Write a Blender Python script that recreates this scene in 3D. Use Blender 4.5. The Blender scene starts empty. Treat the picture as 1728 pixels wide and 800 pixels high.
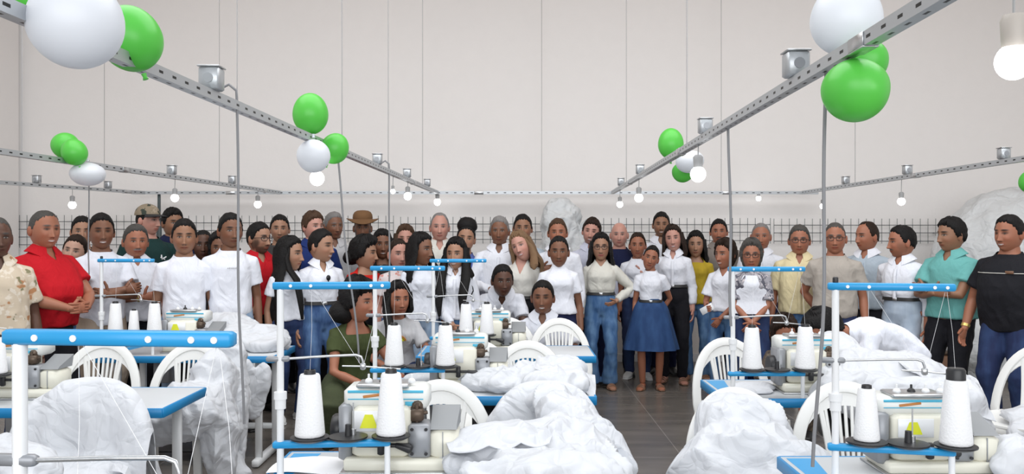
import bpy, math, random
import numpy as np
from mathutils import Vector, Matrix

# ------------------------------------------------------------------ camera, sky, lights, exposure
F = 1440.0                      # focal length in pixels of the 1728 wide frame
EYE = 1.55
scene = bpy.context.scene
camd = bpy.data.cameras.new('camera')
camd.sensor_width = 36.0
camd.lens = 36.0 * F / 1728.0
camd.clip_start = 0.05
camd.clip_end = 100
cam = bpy.data.objects.new('camera', camd)
scene.collection.objects.link(cam)
cam.location = (0, 0, EYE)
cam.rotation_euler = (math.radians(90), 0, 0)
scene.camera = cam

world = bpy.data.worlds.new('sky')
scene.world = world
world.use_nodes = True
bg = world.node_tree.nodes['Background']
bg.inputs[0].default_value = (0.93, 0.96, 1.0, 1)
bg.inputs[1].default_value = 0.66

def area(name, loc, rot, sx, sy, power, col=(1, 1, 1)):
    d = bpy.data.lights.new(name, 'AREA')
    d.shape = 'RECTANGLE'; d.size = sx; d.size_y = sy; d.energy = power; d.color = col
    o = bpy.data.objects.new(name, d); scene.collection.objects.link(o)
    o.location = loc; o.rotation_euler = [math.radians(a) for a in rot]
    return o
# unseen fill panels added for light: one behind the camera, one overhead
area('front_fill', (0.5, -3.5, 3.0), (78, 0, 0), 9, 3.5, 380, (0.97, 0.985, 1.0))  # added frontal fill, gives the soft front light a direction
area('overhead_fill', (0.3, 4.6, 5.7), (0, 0, 0), 10, 4.5, 430, (0.95, 0.98, 1.0))  # added overhead fill, brightens heads, floor and the lower wall

scene.view_settings.view_transform = 'Standard'
scene.view_settings.look = 'None'
scene.view_settings.gamma = 1.0
scene.view_settings.use_curve_mapping = False
scene.view_settings.exposure = 0.0
scene.cycles.max_bounces = 6
scene.cycles.diffuse_bounces = 3
scene.cycles.use_denoising = True

def X_at(px, D): return (px - 864.0) * D / F
def Z_at(py, D): return EYE - (py - 400.0) * D / F
R = math.radians

# ------------------------------------------------------------------ materials
def _mat(name):
    m = bpy.data.materials.new(name); m.use_nodes = True
    nt = m.node_tree
    return m, nt, nt.nodes['Principled BSDF']

def mat(name, col, rough=0.6, metal=0.0, bump=0.0, bscale=60.0, var=0.0, trans=0.0, spec=0.5, sheen=0.0, coat=0.0, bdist=0.01):
    m, nt, b = _mat(name)
    b.inputs['Base Color'].default_value = (*col, 1)
    b.inputs['Roughness'].default_value = rough
    b.inputs['Metallic'].default_value = metal
    b.inputs['Specular IOR Level'].default_value = spec
    b.inputs['Coat Weight'].default_value = coat
    if sheen: b.inputs['Sheen Weight'].default_value = sheen
    tc = nt.nodes.new('ShaderNodeTexCoord')
    if bump > 0 or var > 0:
        n = nt.nodes.new('ShaderNodeTexNoise'); n.inputs['Scale'].default_value = bscale; n.inputs['Detail'].default_value = 4
        nt.links.new(tc.outputs['Object'], n.inputs['Vector'])
        if bump > 0:
            bp = nt.nodes.new('ShaderNodeBump'); bp.inputs['Strength'].default_value = bump; bp.inputs['Distance'].default_value = bdist
            nt.links.new(n.outputs['Fac'], bp.inputs['Height']); nt.links.new(bp.outputs['Normal'], b.inputs['Normal'])
        if var > 0:
            n2 = nt.nodes.new('ShaderNodeTexNoise'); n2.inputs['Scale'].default_value = 7; n2.inputs['Detail'].default_value = 3
            nt.links.new(tc.outputs['Object'], n2.inputs['Vector'])
            mx = nt.nodes.new('ShaderNodeMix'); mx.data_type = 'RGBA'
            nt.links.new(n2.outputs['Fac'], mx.inputs[0])
            mx.inputs[6].default_value = (*[c * (1 - var) for c in col], 1)
            mx.inputs[7].default_value = (*[min(1, c * (1 + var)) for c in col], 1)
            nt.links.new(mx.outputs[2], b.inputs['Base Color'])
    if trans > 0:
        t = nt.nodes.new('ShaderNodeBsdfTranslucent'); t.inputs[0].default_value = (*col, 1)
        ms = nt.nodes.new('ShaderNodeMixShader'); ms.inputs[0].default_value = trans
        nt.links.new(b.outputs[0], ms.inputs[1]); nt.links.new(t.outputs[0], ms.inputs[2])
        nt.links.new(ms.outputs[0], nt.nodes['Material Output'].inputs[0])
    return m

def mat_crumple(name, col, rough, trans):
    m, nt, b = _mat(name)
    b.inputs['Base Color'].default_value = (*col, 1); b.inputs['Roughness'].default_value = rough
    tc = nt.nodes.new('ShaderNodeTexCoord')
    n0 = nt.nodes.new('ShaderNodeTexNoise'); n0.inputs['Scale'].default_value = 4; n0.inputs['Detail'].default_value = 2
    nt.links.new(tc.outputs['Object'], n0.inputs['Vector'])
    ad = nt.nodes.new('ShaderNodeVectorMath'); ad.operation = 'MULTIPLY_ADD'; ad.inputs[1].default_value = (.35, .35, .35)
    nt.links.new(n0.outputs['Color'], ad.inputs[0]); nt.links.new(tc.outputs['Object'], ad.inputs[2])
    prev = None
    for sc, ds in ((5.5, .030), (13.0, .012)):
        v = nt.nodes.new('ShaderNodeTexVoronoi'); v.feature = 'DISTANCE_TO_EDGE'; v.inputs['Scale'].default_value = sc
        nt.links.new(ad.outputs[0], v.inputs['Vector'])
        bp = nt.nodes.new('ShaderNodeBump'); bp.inputs['Strength'].default_value = .5; bp.inputs['Distance'].default_value = ds * 1.6
        nt.links.new(v.outputs['Distance'], bp.inputs['Height'])
        if prev is not None: nt.links.new(prev.outputs[0], bp.inputs['Normal'])
        prev = bp
    nt.links.new(prev.outputs[0], b.inputs['Normal'])
    t = nt.nodes.new('ShaderNodeBsdfTranslucent'); t.inputs[0].default_value = (*col, 1); nt.links.new(prev.outputs[0], t.inputs['Normal'])
    ms = nt.nodes.new('ShaderNodeMixShader'); ms.inputs[0].default_value = trans
    nt.links.new(b.outputs[0], ms.inputs[1]); nt.links.new(t.outputs[0], ms.inputs[2])
    nt.links.new(ms.outputs[0], nt.nodes['Material Output'].inputs[0])
    return m

def mat_slotted(name, col):
    # galvanised channel with a row of punched slots every 10 cm along its length
    m, nt, b = _mat(name)
    tc = nt.nodes.new('ShaderNodeTexCoord'); sx = nt.nodes.new('ShaderNodeSeparateXYZ'); nt.links.new(tc.outputs['Object'], sx.inputs[0])
    def mth(op, a, c=None, val=None):
        n = nt.nodes.new('ShaderNodeMath'); n.operation = op
        nt.links.new(a, n.inputs[0])
        if c is not None: nt.links.new(c, n.inputs[1])
        if val is not None: n.inputs[1].default_value = val
        return n.outputs[0]
    fr = mth('FRACT', mth('MULTIPLY', sx.outputs[0], val=10.0)); a = mth('LESS_THAN', fr, val=.30)
    y = mth('LESS_THAN', mth('ABSOLUTE', sx.outputs[1]), val=.0045); z = mth('LESS_THAN', mth('ABSOLUTE', sx.outputs[2]), val=.0045)
    mk_ = mth('MULTIPLY', a, mth('MAXIMUM', y, z))
    mx = nt.nodes.new('ShaderNodeMix'); mx.data_type = 'RGBA'; nt.links.new(mk_, mx.inputs[0])
    mx.inputs[6].default_value = (*col, 1); mx.inputs[7].default_value = (.02, .02, .02, 1); nt.links.new(mx.outputs[2], b.inputs['Base Color'])
    b.inputs['Metallic'].default_value = .75; b.inputs['Roughness'].default_value = .42
    return m

def mat_emit(name, col, strength):
    m, nt, b = _mat(name)
    b.inputs['Base Color'].default_value = (*col, 1)
    b.inputs['Emission Color'].default_value = (*col, 1)
    b.inputs['Emission Strength'].default_value = strength
    return m

def mat_attr(name, rough=0.5, sss=0.0):
    m, nt, b = _mat(name)
    a = nt.nodes.new('ShaderNodeVertexColor'); a.layer_name = 'Col'
    nt.links.new(a.outputs[0], b.inputs['Base Color'])
    b.inputs['Roughness'].default_value = rough
    b.inputs['Specular IOR Level'].default_value = 0.4
    return m

def mat_floor():
    m, nt, b = _mat('polished_floor')
    tc = nt.nodes.new('ShaderNodeTexCoord')
    br = nt.nodes.new('ShaderNodeTexBrick')
    br.offset = 0.0; br.inputs['Scale'].default_value = 1.0
    br.inputs['Brick Width'].default_value = 1.2; br.inputs['Row Height'].default_value = 1.2
    br.inputs['Mortar Size'].default_value = 0.004
    br.inputs['Color1'].default_value = (0.15, 0.135, 0.120, 1)
    br.inputs['Color2'].default_value = (0.162, 0.146, 0.130, 1)
    br.inputs['Mortar'].default_value = (0.27, 0.25, 0.23, 1)
    nt.links.new(tc.outputs['Object'], br.inputs['Vector'])
    n = nt.nodes.new('ShaderNodeTexNoise'); n.inputs['Scale'].default_value = 2.2; n.inputs['Detail'].default_value = 8
    mp = nt.nodes.new('ShaderNodeMapping'); mp.inputs['Scale'].default_value = (0.5, 2.2, 1)
    nt.links.new(tc.outputs['Object'], mp.inputs['Vector']); nt.links.new(mp.outputs[0], n.inputs['Vector'])
    mx = nt.nodes.new('ShaderNodeMix'); mx.data_type = 'RGBA'; mx.blend_type = 'MULTIPLY'; mx.inputs[0].default_value = 0.8
    cr = nt.nodes.new('ShaderNodeValToRGB'); cr.color_ramp.elements[0].position = 0.3; cr.color_ramp.elements[1].position = 0.7
    cr.color_ramp.elements[0].color = (0.62, 0.62, 0.62, 1); cr.color_ramp.elements[1].color = (1.25, 1.22, 1.2, 1)
    nt.links.new(n.outputs['Fac'], cr.inputs[0])
    nt.links.new(br.outputs['Color'], mx.inputs[6]); nt.links.new(cr.outputs[0], mx.inputs[7])
    nt.links.new(mx.outputs[2], b.inputs['Base Color'])
    b.inputs['Roughness'].default_value = 0.26
    bp = nt.nodes.new('ShaderNodeBump'); bp.inputs['Strength'].default_value = 0.05; bp.inputs['Distance'].default_value = 0.01
    nt.links.new(n.outputs['Fac'], bp.inputs['Height']); nt.links.new(bp.outputs[0], b.inputs['Normal'])
    return m

def mat_pattern(name, base, blots, scale=14.0):
    """printed cloth: base colour with blots of other colours"""
    m, nt, b = _mat(name)
    tc = nt.nodes.new('ShaderNodeTexCoord')
    prev = None
    for i, (col, thr) in enumerate(blots):
        n = nt.nodes.new('ShaderNodeTexNoise'); n.inputs['Scale'].default_value = scale * (1 + 0.3 * i); n.inputs['Detail'].default_value = 2
        mp = nt.nodes.new('ShaderNodeMapping'); mp.inputs['Location'].default_value = (3.1 * i, 7.7 * i, 1.3 * i)
        nt.links.new(tc.outputs['Object'], mp.inputs[0]); nt.links.new(mp.outputs[0], n.inputs['Vector'])
        cr = nt.nodes.new('ShaderNodeValToRGB'); cr.color_ramp.elements[0].position = thr; cr.color_ramp.elements[1].position = thr + 0.05
        nt.links.new(n.outputs['Fac'], cr.inputs[0])
        mx = nt.nodes.new('ShaderNodeMix'); mx.data_type = 'RGBA'
        nt.links.new(cr.outputs[0], mx.inputs[0])
        if prev is None: mx.inputs[6].default_value = (*base, 1)
        else: nt.links.new(prev, mx.inputs[6])
        mx.inputs[7].default_value = (*col, 1)
        prev = mx.outputs[2]
    nt.links.new(prev, b.inputs['Base Color'])
    b.inputs['Roughness'].default_value = 0.8
    return m

def mat_denim(name, col, fade):
    m, nt, b = _mat(name)
    tc = nt.nodes.new('ShaderNodeTexCoord')
    n = nt.nodes.new('ShaderNodeTexNoise'); n.inputs['Scale'].default_value = 9; n.inputs['Detail'].default_value = 6
    mp = nt.nodes.new('ShaderNodeMapping'); mp.inputs['Scale'].default_value = (1.6, 1.6, 0.5)
    nt.links.new(tc.outputs['Object'], mp.inputs[0]); nt.links.new(mp.outputs[0], n.inputs['Vector'])
    mx = nt.nodes.new('ShaderNodeMix'); mx.data_type = 'RGBA'
    cr = nt.nodes.new('ShaderNodeValToRGB'); cr.color_ramp.elements[0].position = 0.38; cr.color_ramp.elements[1].position = 0.66
    nt.links.new(n.outputs['Fac'], cr.inputs[0]); nt.links.new(cr.outputs[0], mx.inputs[0])
    mx.inputs[6].default_value = (*col, 1); mx.inputs[7].default_value = (*fade, 1)
    nt.links.new(mx.outputs[2], b.inputs['Base Color'])
    b.inputs['Roughness'].default_value = 0.85
    return m

M = {}
M['skin'] = mat_attr('skin', 0.48)
M['wall'] = mat('wall_paint', (0.875, 0.845, 0.825), 0.85, bump=0.15, bscale=25, var=0.015, spec=0.2)
M['floor'] = mat_floor()
M['added_ceiling'] = mat('warm_bounce_tint', (0.62, 0.44, 0.33), 0.9)  # warm tint chosen so its bounce warms the upper wall
M['plastic_white'] = mat('chair_plastic', (0.80, 0.80, 0.78), 0.38, bump=0.03, bscale=150)
M['fabric'] = mat_crumple('nonwoven_fabric', (0.735, 0.75, 0.785), 0.7, 0.20)
M['film'] = mat_crumple('clear_wrap', (0.74, 0.76, 0.77), 0.5, 0.15)
M['table_top'] = mat('laminate_top', (0.56, 0.58, 0.60), 0.35, var=0.02)
M['blue_edge'] = mat('blue_edging', (0.006, 0.22, 0.50), 0.4)
M['blue_bar'] = mat('blue_plastic_bar', (0.02, 0.30, 0.62), 0.35, var=0.08)
M['enamel_white'] = mat('white_enamel', (0.80, 0.81, 0.82), 0.3)
M['cream'] = mat('cream_enamel', (0.72, 0.70, 0.60), 0.32, var=0.02)
M['cream_light'] = mat('pale_enamel', (0.74, 0.75, 0.72), 0.3)
M['steel'] = mat('brushed_steel', (0.55, 0.56, 0.57), 0.3, metal=0.9, bump=0.05, bscale=200)
M['galv'] = mat('galvanised_steel', (0.50, 0.52, 0.54), 0.42, metal=0.75, bump=0.08, bscale=90, var=0.15)
M['galv_slotted'] = mat_slotted('slotted_galvanised_channel', (0.50, 0.52, 0.54))
M['guard'] = mat('grey_guard', (0.24, 0.25, 0.26), 0.5, metal=0.0)
M['grey_plate'] = mat('grey_plate', (0.30, 0.31, 0.33), 0.4, metal=0.3)
M['dark_part'] = mat('black_plastic', (0.018, 0.018, 0.02), 0.4)
M['brown_part'] = mat('oily_brown_metal', (0.10, 0.07, 0.05), 0.4, metal=0.5)
M['orange'] = mat('orange_label', (0.55, 0.22, 0.06), 0.5)
M['yellow'] = mat('yellow_label', (0.75, 0.78, 0.03), 0.5)
M['cyan'] = mat('cyan_print', (0.08, 0.45, 0.65), 0.5)
M['thread'] = mat('thread_cone', (0.86, 0.86, 0.87), 0.8, bump=0.3, bscale=160)
M['cable'] = mat('grey_cable', (0.22, 0.22, 0.23), 0.5)
M['wire'] = mat('hanging_wire', (0.40, 0.39, 0.39), 0.5, metal=0.5)
M['balloon_green'] = mat('green_latex', (0.13, 0.64, 0.09), 0.33, trans=0.3)
M['balloon_white'] = mat('white_latex', (0.84, 0.86, 0.90), 0.35, trans=0.3)
M['bulb'] = mat_emit('lit_bulb', (1, 1, 1), 9.0)
M['socket'] = mat('lamp_socket', (0.42, 0.38, 0.34), 0.5)
M['socket_dark'] = mat('grey_lamp_socket', (0.30, 0.30, 0.30), 0.5)
M['grid'] = mat('dark_grid_wire', (0.07, 0.09, 0.095), 0.5, metal=0.3)
M['rack_white'] = mat('white_board', (0.82, 0.83, 0.85), 0.5)
M['paper'] = mat('paper', (0.84, 0.84, 0.86), 0.8)
M['gold'] = mat('yellow_metal', (0.75, 0.55, 0.18), 0.35, metal=0.8)
M['glass_dark'] = mat('dark_lens', (0.01, 0.01, 0.012), 0.1)
M['frame_dark'] = mat('spectacle_frame', (0.03, 0.02, 0.02), 0.4)
M['leather'] = mat('black_leather', (0.015, 0.014, 0.014), 0.5)
M['shoe_brown'] = mat('brown_leather', (0.18, 0.09, 0.05), 0.5)
M['shoe_white'] = mat('white_sneaker', (0.75, 0.75, 0.74), 0.5)
M['shoe_black'] = mat('black_shoe', (0.02, 0.02, 0.02), 0.4)
M['khaki_cap'] = mat_pattern('camouflage_cloth', (0.24, 0.19, 0.13), [((0.03, 0.04, 0.03), 0.52), ((0.33, 0.27, 0.2), 0.60)], 16)
M['cap_black'] = mat('black_cap_cloth', (0.02, 0.02, 0.022), 0.8)
M['hat_brown'] = mat('brown_felt', (0.17, 0.085, 0.035), 0.9, var=0.15, bump=0.2)
def cloth(key, col, rough=0.85, var=0.03, trans=0.0, bscale=35):
    m = M[key] = mat(key, col, rough, bump=0.25, bscale=bscale, var=var, spec=0.25, trans=trans, bdist=0.006)
    nt = m.node_tree; b = nt.nodes['Principled BSDF']; b1 = [n for n in nt.nodes if n.bl_idname == 'ShaderNodeBump'][0]
    tc = [n for n in nt.nodes if n.bl_idname == 'ShaderNodeTexCoord'][0]
    mp = nt.nodes.new('ShaderNodeMapping'); mp.inputs['Scale'].default_value = (1, 1, .45); mp.inputs['Rotation'].default_value = (0, .35, 0)
    n = nt.nodes.new('ShaderNodeTexNoise'); n.inputs['Scale'].default_value = 11; n.inputs['Detail'].default_value = 3; n.inputs['Distortion'].default_value = 1.5
    nt.links.new(tc.outputs['Object'], mp.inputs[0]); nt.links.new(mp.outputs[0], n.inputs['Vector'])
    b2 = nt.nodes.new('ShaderNodeBump'); b2.inputs['Strength'].default_value = .6; b2.inputs['Distance'].default_value = .020
    nt.links.new(n.outputs['Fac'], b2.inputs['Height']); nt.links.new(b1.outputs[0], b2.inputs['Normal']); nt.links.new(b2.outputs[0], b.inputs['Normal'])
cloth('white_cotton', (0.73, 0.75, 0.82))
cloth('bright_white_cotton', (0.78, 0.795, 0.86))
cloth('lilac_white_shirt', (0.60, 0.62, 0.74))
cloth('ivory_cloth', (0.68, 0.66, 0.61))
cloth('cream_blouse', (0.66, 0.645, 0.585), 0.6)
cloth('grey_white_cloth', (0.52, 0.52, 0.54))
cloth('ash_cloth', (0.38, 0.37, 0.38))
cloth('pale_blue_shirt', (0.42, 0.49, 0.56))
cloth('red_cotton', (0.50, 0.008, 0.016))
cloth('bright_red_cloth', (0.55, 0.018, 0.012))
cloth('navy_cotton', (0.012, 0.03, 0.14))
cloth('midnight_cotton', (0.010, 0.014, 0.05))
cloth('dark_green_cotton', (0.012, 0.04, 0.038))
cloth('black_cotton', (0.012, 0.012, 0.016))
cloth('dark_grey_cloth', (0.05, 0.048, 0.048))
cloth('violet_blue_cloth', (0.09, 0.12, 0.33))
cloth('mustard_knit', (0.48, 0.34, 0.03))
cloth('taupe_cloth', (0.40, 0.36, 0.32))
cloth('grey_brown_cloth', (0.24, 0.21, 0.19))
cloth('butter_shirt', (0.72, 0.62, 0.38))
cloth('teal_cotton', (0.15, 0.42, 0.40))
cloth('olive_cloth', (0.055, 0.07, 0.025))
cloth('dark_olive_print', (0.05, 0.06, 0.03), var=0.4)
cloth('black_trousers', (0.010, 0.010, 0.014))
cloth('beige_trousers', (0.36, 0.29, 0.23))
cloth('pink_cloth', (0.68, 0.42, 0.40))
M['floral_print'] = mat_pattern('floral_print', (0.60, 0.50, 0.38), [((0.42, 0.20, 0.09), 0.60), ((0.22, 0.20, 0.11), 0.62), ((0.70, 0.62, 0.52), 0.56)], 13)
M['sleeve_print'] = mat_pattern('grey_floral_print', (0.32, 0.31, 0.34), [((0.10, 0.10, 0.13), 0.52), ((0.55, 0.5, 0.52), 0.6)], 26)
M['pink_print'] = mat_pattern('pink_white_print', (0.74, 0.66, 0.66), [((0.62, 0.26, 0.22), 0.60), ((0.45, 0.45, 0.50), 0.66)], 18)
M['dark_print'] = mat_pattern('dark_print', (0.03, 0.025, 0.025), [((0.22, 0.15, 0.10), 0.60)], 26)
M['brown_print'] = mat_pattern('brown_patterned_cloth', (0.10, 0.075, 0.06), [((0.19, 0.15, 0.11), 0.52), ((0.03, 0.025, 0.03), 0.60)], 22)
M['denim_blue'] = mat_denim('denim_blue', (0.03, 0.075, 0.20), (0.10, 0.19, 0.36))
M['denim_mid'] = mat_denim('denim_mid', (0.035, 0.10, 0.24), (0.12, 0.23, 0.40))
M['denim_dark'] = mat_denim('denim_dark', (0.010, 0.02, 0.075), (0.02, 0.045, 0.13))
M['denim_light'] = mat_denim('denim_light', (0.20, 0.29, 0.42), (0.34, 0.43, 0.55))
M['denim_pale'] = mat_denim('denim_pale', (0.38, 0.46, 0.57), (0.50, 0.58, 0.68))
M['denim_skirt'] = mat_denim('denim_skirt', (0.012, 0.045, 0.14), (0.025, 0.075, 0.20))
HC = {'black': (0.008, 0.007, 0.007), 'darkbrown': (0.022, 0.012, 0.008), 'brown': (0.065, 0.035, 0.02),
      'lightbrown': (0.20, 0.12, 0.065), 'grey': (0.20, 0.19, 0.185), 'darkgrey': (0.07, 0.065, 0.06), 'silver': (0.42, 0.40, 0.38)}
for k, c in HC.items():
    M['hair_' + k] = mat('hair_' + k, c, 0.62, bump=0.8, bscale=110, var=0.25, spec=0.22, bdist=0.006)

# ------------------------------------------------------------------ geometry
def nrm(v):
    v = np.asarray(v, float); n = np.linalg.norm(v)
    return v / n if n > 1e-9 else v

def noise(P, freq, seed, octs=3):
    """smooth pseudo noise in about -1..1, vectorised"""
    rs = np.random.RandomState(seed)
    out = np.zeros(len(P)); amp = 1.0; tot = 0
    Q = P * freq
    for o in range(octs):
        s = 0
        for k in range(4):
            d = rs.normal(size=3); d /= np.linalg.norm(d); ph = rs.rand() * 6.28
            d2 = rs.normal(size=3); ph2 = rs.rand() * 6.28
            s = s + np.sin(Q @ d * 2.2 + ph + 1.3 * np.sin(Q @ d2 * 0.9 + ph2))
        out += amp * s / 2.6; tot += amp; amp *= 0.5; Q = Q * 1.9
    return out / tot

class G:
    def __init__(self): self.v = []; self.f = []; self.n = 0
    def add(self, V, Fs):
        V = np.asarray(V, float).reshape(-1, 3)
        self.v.append(V); b = self.n
        for f in Fs: self.f.append([i + b for i in f])
        self.n += len(V)
        return self
    def rings(self, rings, cap=True, closed=True):
        m = len(rings); n = len(rings[0])
        V = np.concatenate([np.asarray(r, float) for r in rings]); Fs = []
        for i in range(m - 1):
            for j in range(n if closed else n - 1):
                k = (j + 1) % n
                Fs.append((i * n + j, i * n + k, (i + 1) * n + k, (i + 1) * n + j))
        if cap:
            Fs.append(tuple(range(n - 1, -1, -1))); Fs.append(tuple((m - 1) * n + j for j in range(n)))
        return self.add(V, Fs)
    def tube(self, path, rad, n=10, up=(0, 1, 0), cap=True, p=2.0, roundcap=False):
        P = [np.asarray(q, float) for q in path]; m = len(P)
        rad = [(r, r) if np.isscalar(r) else r for r in (rad if hasattr(rad, '__len__') and not (isinstance(rad, tuple) and len(rad) == 2 and m != 2 and np.isscalar(rad[0])) else [rad] * m)]
        T = []
        for i in range(m):
            a = P[max(0, i - 1)]; b = P[min(m - 1, i + 1)]
            T.append(nrm(b - a))
        u = np.asarray(up, float)
        side = np.cross(T[0], u)
        if np.linalg.norm(side) < 1e-3: side = np.cross(T[0], (1, 0, 0))
        side = nrm(side)
        rings = []
        th = np.arange(n) * 2 * math.pi / n
        ct, st = np.cos(th), np.sin(th)
        if p != 2.0:
            ct = np.sign(ct) * np.abs(ct) ** (2 / p); st = np.sign(st) * np.abs(st) ** (2 / p)
        def ring(c, t, s, a, b):
            nn = np.cross(s, t)
            return c + np.outer(ct * a, s) + np.outer(st * b, nn)
        for i in range(m):
            t = T[i]; side = side - t * np.dot(side, t); side = nrm(side)
            a, b = rad[i]
            if i == 0 and roundcap:
                e = min(a, b)
                for k in (0.35, 0.75): rings.append(ring(P[0] - t * e * (1 - k) * 0.8, t, side, a * math.sin(k * 1.57 + .1), b * math.sin(k * 1.57 + .1)))
            rings.append(ring(P[i], t, side, a, b))
            if i == m - 1 and roundcap:
                e = min(a, b)
                for k in (0.75, 0.35): rings.append(ring(P[i] + t * e * (1 - k) * 0.8, t, side, a * math.sin(k * 1.57 + .1), b * math.sin(k * 1.57 + .1)))
        return self.rings(rings, cap)
    def box(self, c, s, ch=0.003, rot=None):
        """chamfered box: centre, full size"""
        c = np.asarray(c, float); hx, hy, hz = [q / 2 for q in s]; ch = min(ch, hx * .45, hy * .45, hz * .45)
        def ring(z, i):
            a, b = hx - i, hy - i
            return np.array([(a, -b + ch, z), (a, b - ch, z), (a - ch, b, z), (-a + ch, b, z), (-a, b - ch, z), (-a, -b + ch, z), (-a + ch, -b, z), (a - ch, -b, z)])
        rs = [ring(-hz, ch), ring(-hz + ch, 0), ring(hz - ch, 0), ring(hz, ch)]
        if rot is not None:
            Rm = np.array(rot); rs = [r @ Rm.T for r in rs]
        return self.rings([r + c for r in rs])
    def lathe(self, prof, c=(0, 0, 0), n=24, axis='z'):
        th = np.arange(n) * 2 * math.pi / n; rs = []
        for r, z in prof:
            if axis == 'z': rs.append(np.stack([c[0] + r * np.cos(th), c[1] + r * np.sin(th), np.full(n, c[2] + z)], 1))
            elif axis == 'y': rs.append(np.stack([c[0] + r * np.cos(th), np.full(n, c[1] + z), c[2] + r * np.sin(th)], 1))
            else: rs.append(np.stack([np.full(n, c[0] + z), c[1] + r * np.cos(th), c[2] + r * np.sin(th)], 1))
        return self.rings(rs)
    def ball(self, c, r, nu=20, nv=14, fn=None):
        r = (r, r, r) if np.isscalar(r) else r
        rs = []
        for i in range(nv + 1):
            ph = math.pi * (0.02 + 0.96 * i / nv)
            th = np.arange(nu) * 2 * math.pi / nu
            d = np.stack([math.sin(ph) * np.cos(th), math.sin(ph) * np.sin(th), np.full(nu, -math.cos(ph))], 1)
            V = d * np.array(r)
            if fn is not None: V = fn(d, V)
            rs.append(V + np.asarray(c, float))
        return self.rings(rs)
    def sheet(self, grid, th):
        """grid (nu,nv,3) -> closed thin shell of thickness th"""
        g = np.asarray(grid, float); nu, nv, _ = g.shape
        du = np.gradient(g, axis=0); dv = np.gradient(g, axis=1)
        N = np.cross(du, dv); N /= (np.linalg.norm(N, axis=2, keepdims=True) + 1e-9)
        a = (g + N * th / 2).reshape(-1, 3); b = (g - N * th / 2).reshape(-1, 3); o = nu * nv
        Fs = []
        for i in range(nu - 1):
            for j in range(nv - 1):
                q = (i * nv + j, i * nv + j + 1, (i + 1) * nv + j + 1, (i + 1) * nv + j)
                Fs.append(q[::-1]); Fs.append(tuple(k + o for k in q))
        bd = [(0, j) for j in range(nv)] + [(i, nv - 1) for i in range(1, nu)] + [(nu - 1, j) for j in range(nv - 2, -1, -1)] + [(i, 0) for i in range(nu - 2, 0, -1)]
        for k in range(len(bd)):
            p, q = bd[k], bd[(k + 1) % len(bd)]
            p = p[0] * nv + p[1]; q = q[0] * nv + q[1]
            Fs.append((p, q, q + o, p + o))
        return self.add(np.concatenate([a, b]), Fs)
    def V(self): return np.concatenate(self.v)
    def xform(self, Mx):
        Mx = np.array(Mx)
        self.v = [v @ Mx[:3, :3].T + Mx[:3, 3] for v in self.v]
        return self
    def merge(self, g):
        for_v = g.V(); b = self.n
        self.v.append(for_v); self.f += [[i + b for i in f] for f in g.f]; self.n += len(for_v)
        return self

def mesh_from(name, V, Fs, smooth=True, cols=None):
    me = bpy.data.meshes.new(name)
    me.from_pydata([tuple(p) for p in np.asarray(V)], [], [tuple(f) for f in Fs])
    if smooth:
        me.polygons.foreach_set('use_smooth', np.ones(len(me.polygons), bool))
    if cols is not None:
        at = me.color_attributes.new('Col', 'FLOAT_COLOR', 'POINT')
        c4 = np.ones((len(V), 4), np.float32); c4[:, :3] = cols
        at.data.foreach_set('color', c4.ravel())
    me.update()
    return me

def mk(name, g, m, parent=None, smooth=True, cols=None, label=None):
    V = g.V() if isinstance(g, G) else g[0]; Fs = g.f if isinstance(g, G) else g[1]
    me = mesh_from(name, V, Fs, smooth, cols)
    me.materials.append(M[m] if isinstance(m, str) else m)
    if smooth == 'auto' or smooth is True:
        try: me.set_sharp_from_angle(angle=R(50))
        except Exception: pass
    o = bpy.data.objects.new(name, me)
    scene.collection.objects.link(o)
    if parent is not None: o.parent = parent
    if label: o['label'] = label
    return o

def thing(name, label, cat, loc=(0, 0, 0), rz=0.0, group=None):
    o = bpy.data.objects.new(name, None); scene.collection.objects.link(o)
    o.empty_display_size = 0.1
    o.location = loc; o.rotation_euler = (0, 0, rz); tag(o, label, cat, group)
    return o
def tag(o, label, cat, group=None, kind=None):
    o['label'] = label; o['category'] = cat
    if group: o['group'] = group
    if kind: o['kind'] = kind
    return o
def copy_tree(o, parent=None):
    kids = [c for c in scene.collection.objects if c.parent == o] if False else list(o.children)
    c = o.copy(); scene.collection.objects.link(c)
    if parent is not None: c.parent = parent
    for k in kids: copy_tree(k, c)
    return c
def struct(name, g, m, smooth=False):
    o = mk(name, g, m, smooth=smooth); o['kind'] = 'structure'; return o

def union(g, voxel, smooth=4, fac=0.5):
    """fuse closed lofts into one continuous skin"""
    me = mesh_from('u', g.V(), g.f, False)
    o = bpy.data.objects.new('u', me); scene.collection.objects.link(o)
    r = o.modifiers.new('r', 'REMESH'); r.mode = 'VOXEL'; r.voxel_size = voxel; r.adaptivity = 0
    if smooth:
        s = o.modifiers.new('s', 'SMOOTH'); s.factor = fac; s.iterations = smooth
    dg = bpy.context.evaluated_depsgraph_get()
    ev = o.evaluated_get(dg).to_mesh()
    n = len(ev.vertices); V = np.empty(n * 3); ev.vertices.foreach_get('co', V); V = V.reshape(-1, 3)
    N = np.empty(n * 3); ev.vertices.foreach_get('normal', N); N = N.reshape(-1, 3)
    k = len(ev.polygons); L = np.empty(len(ev.loops), np.int32); ev.loops.foreach_get('vertex_index', L)
    ls = np.empty(k, np.int32); ev.polygons.foreach_get('loop_start', ls)
    lt = np.empty(k, np.int32); ev.polygons.foreach_get('loop_total', lt)
    if (lt == 4).all(): Fs = L.reshape(-1, 4)
    else: Fs = np.array([L[a:a + 4] for a, b in zip(ls, lt) if b == 4])
    o.evaluated_get(dg).to_mesh_clear()
    bpy.data.objects.remove(o); bpy.data.meshes.remove(me)
    return V, N, Fs
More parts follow.
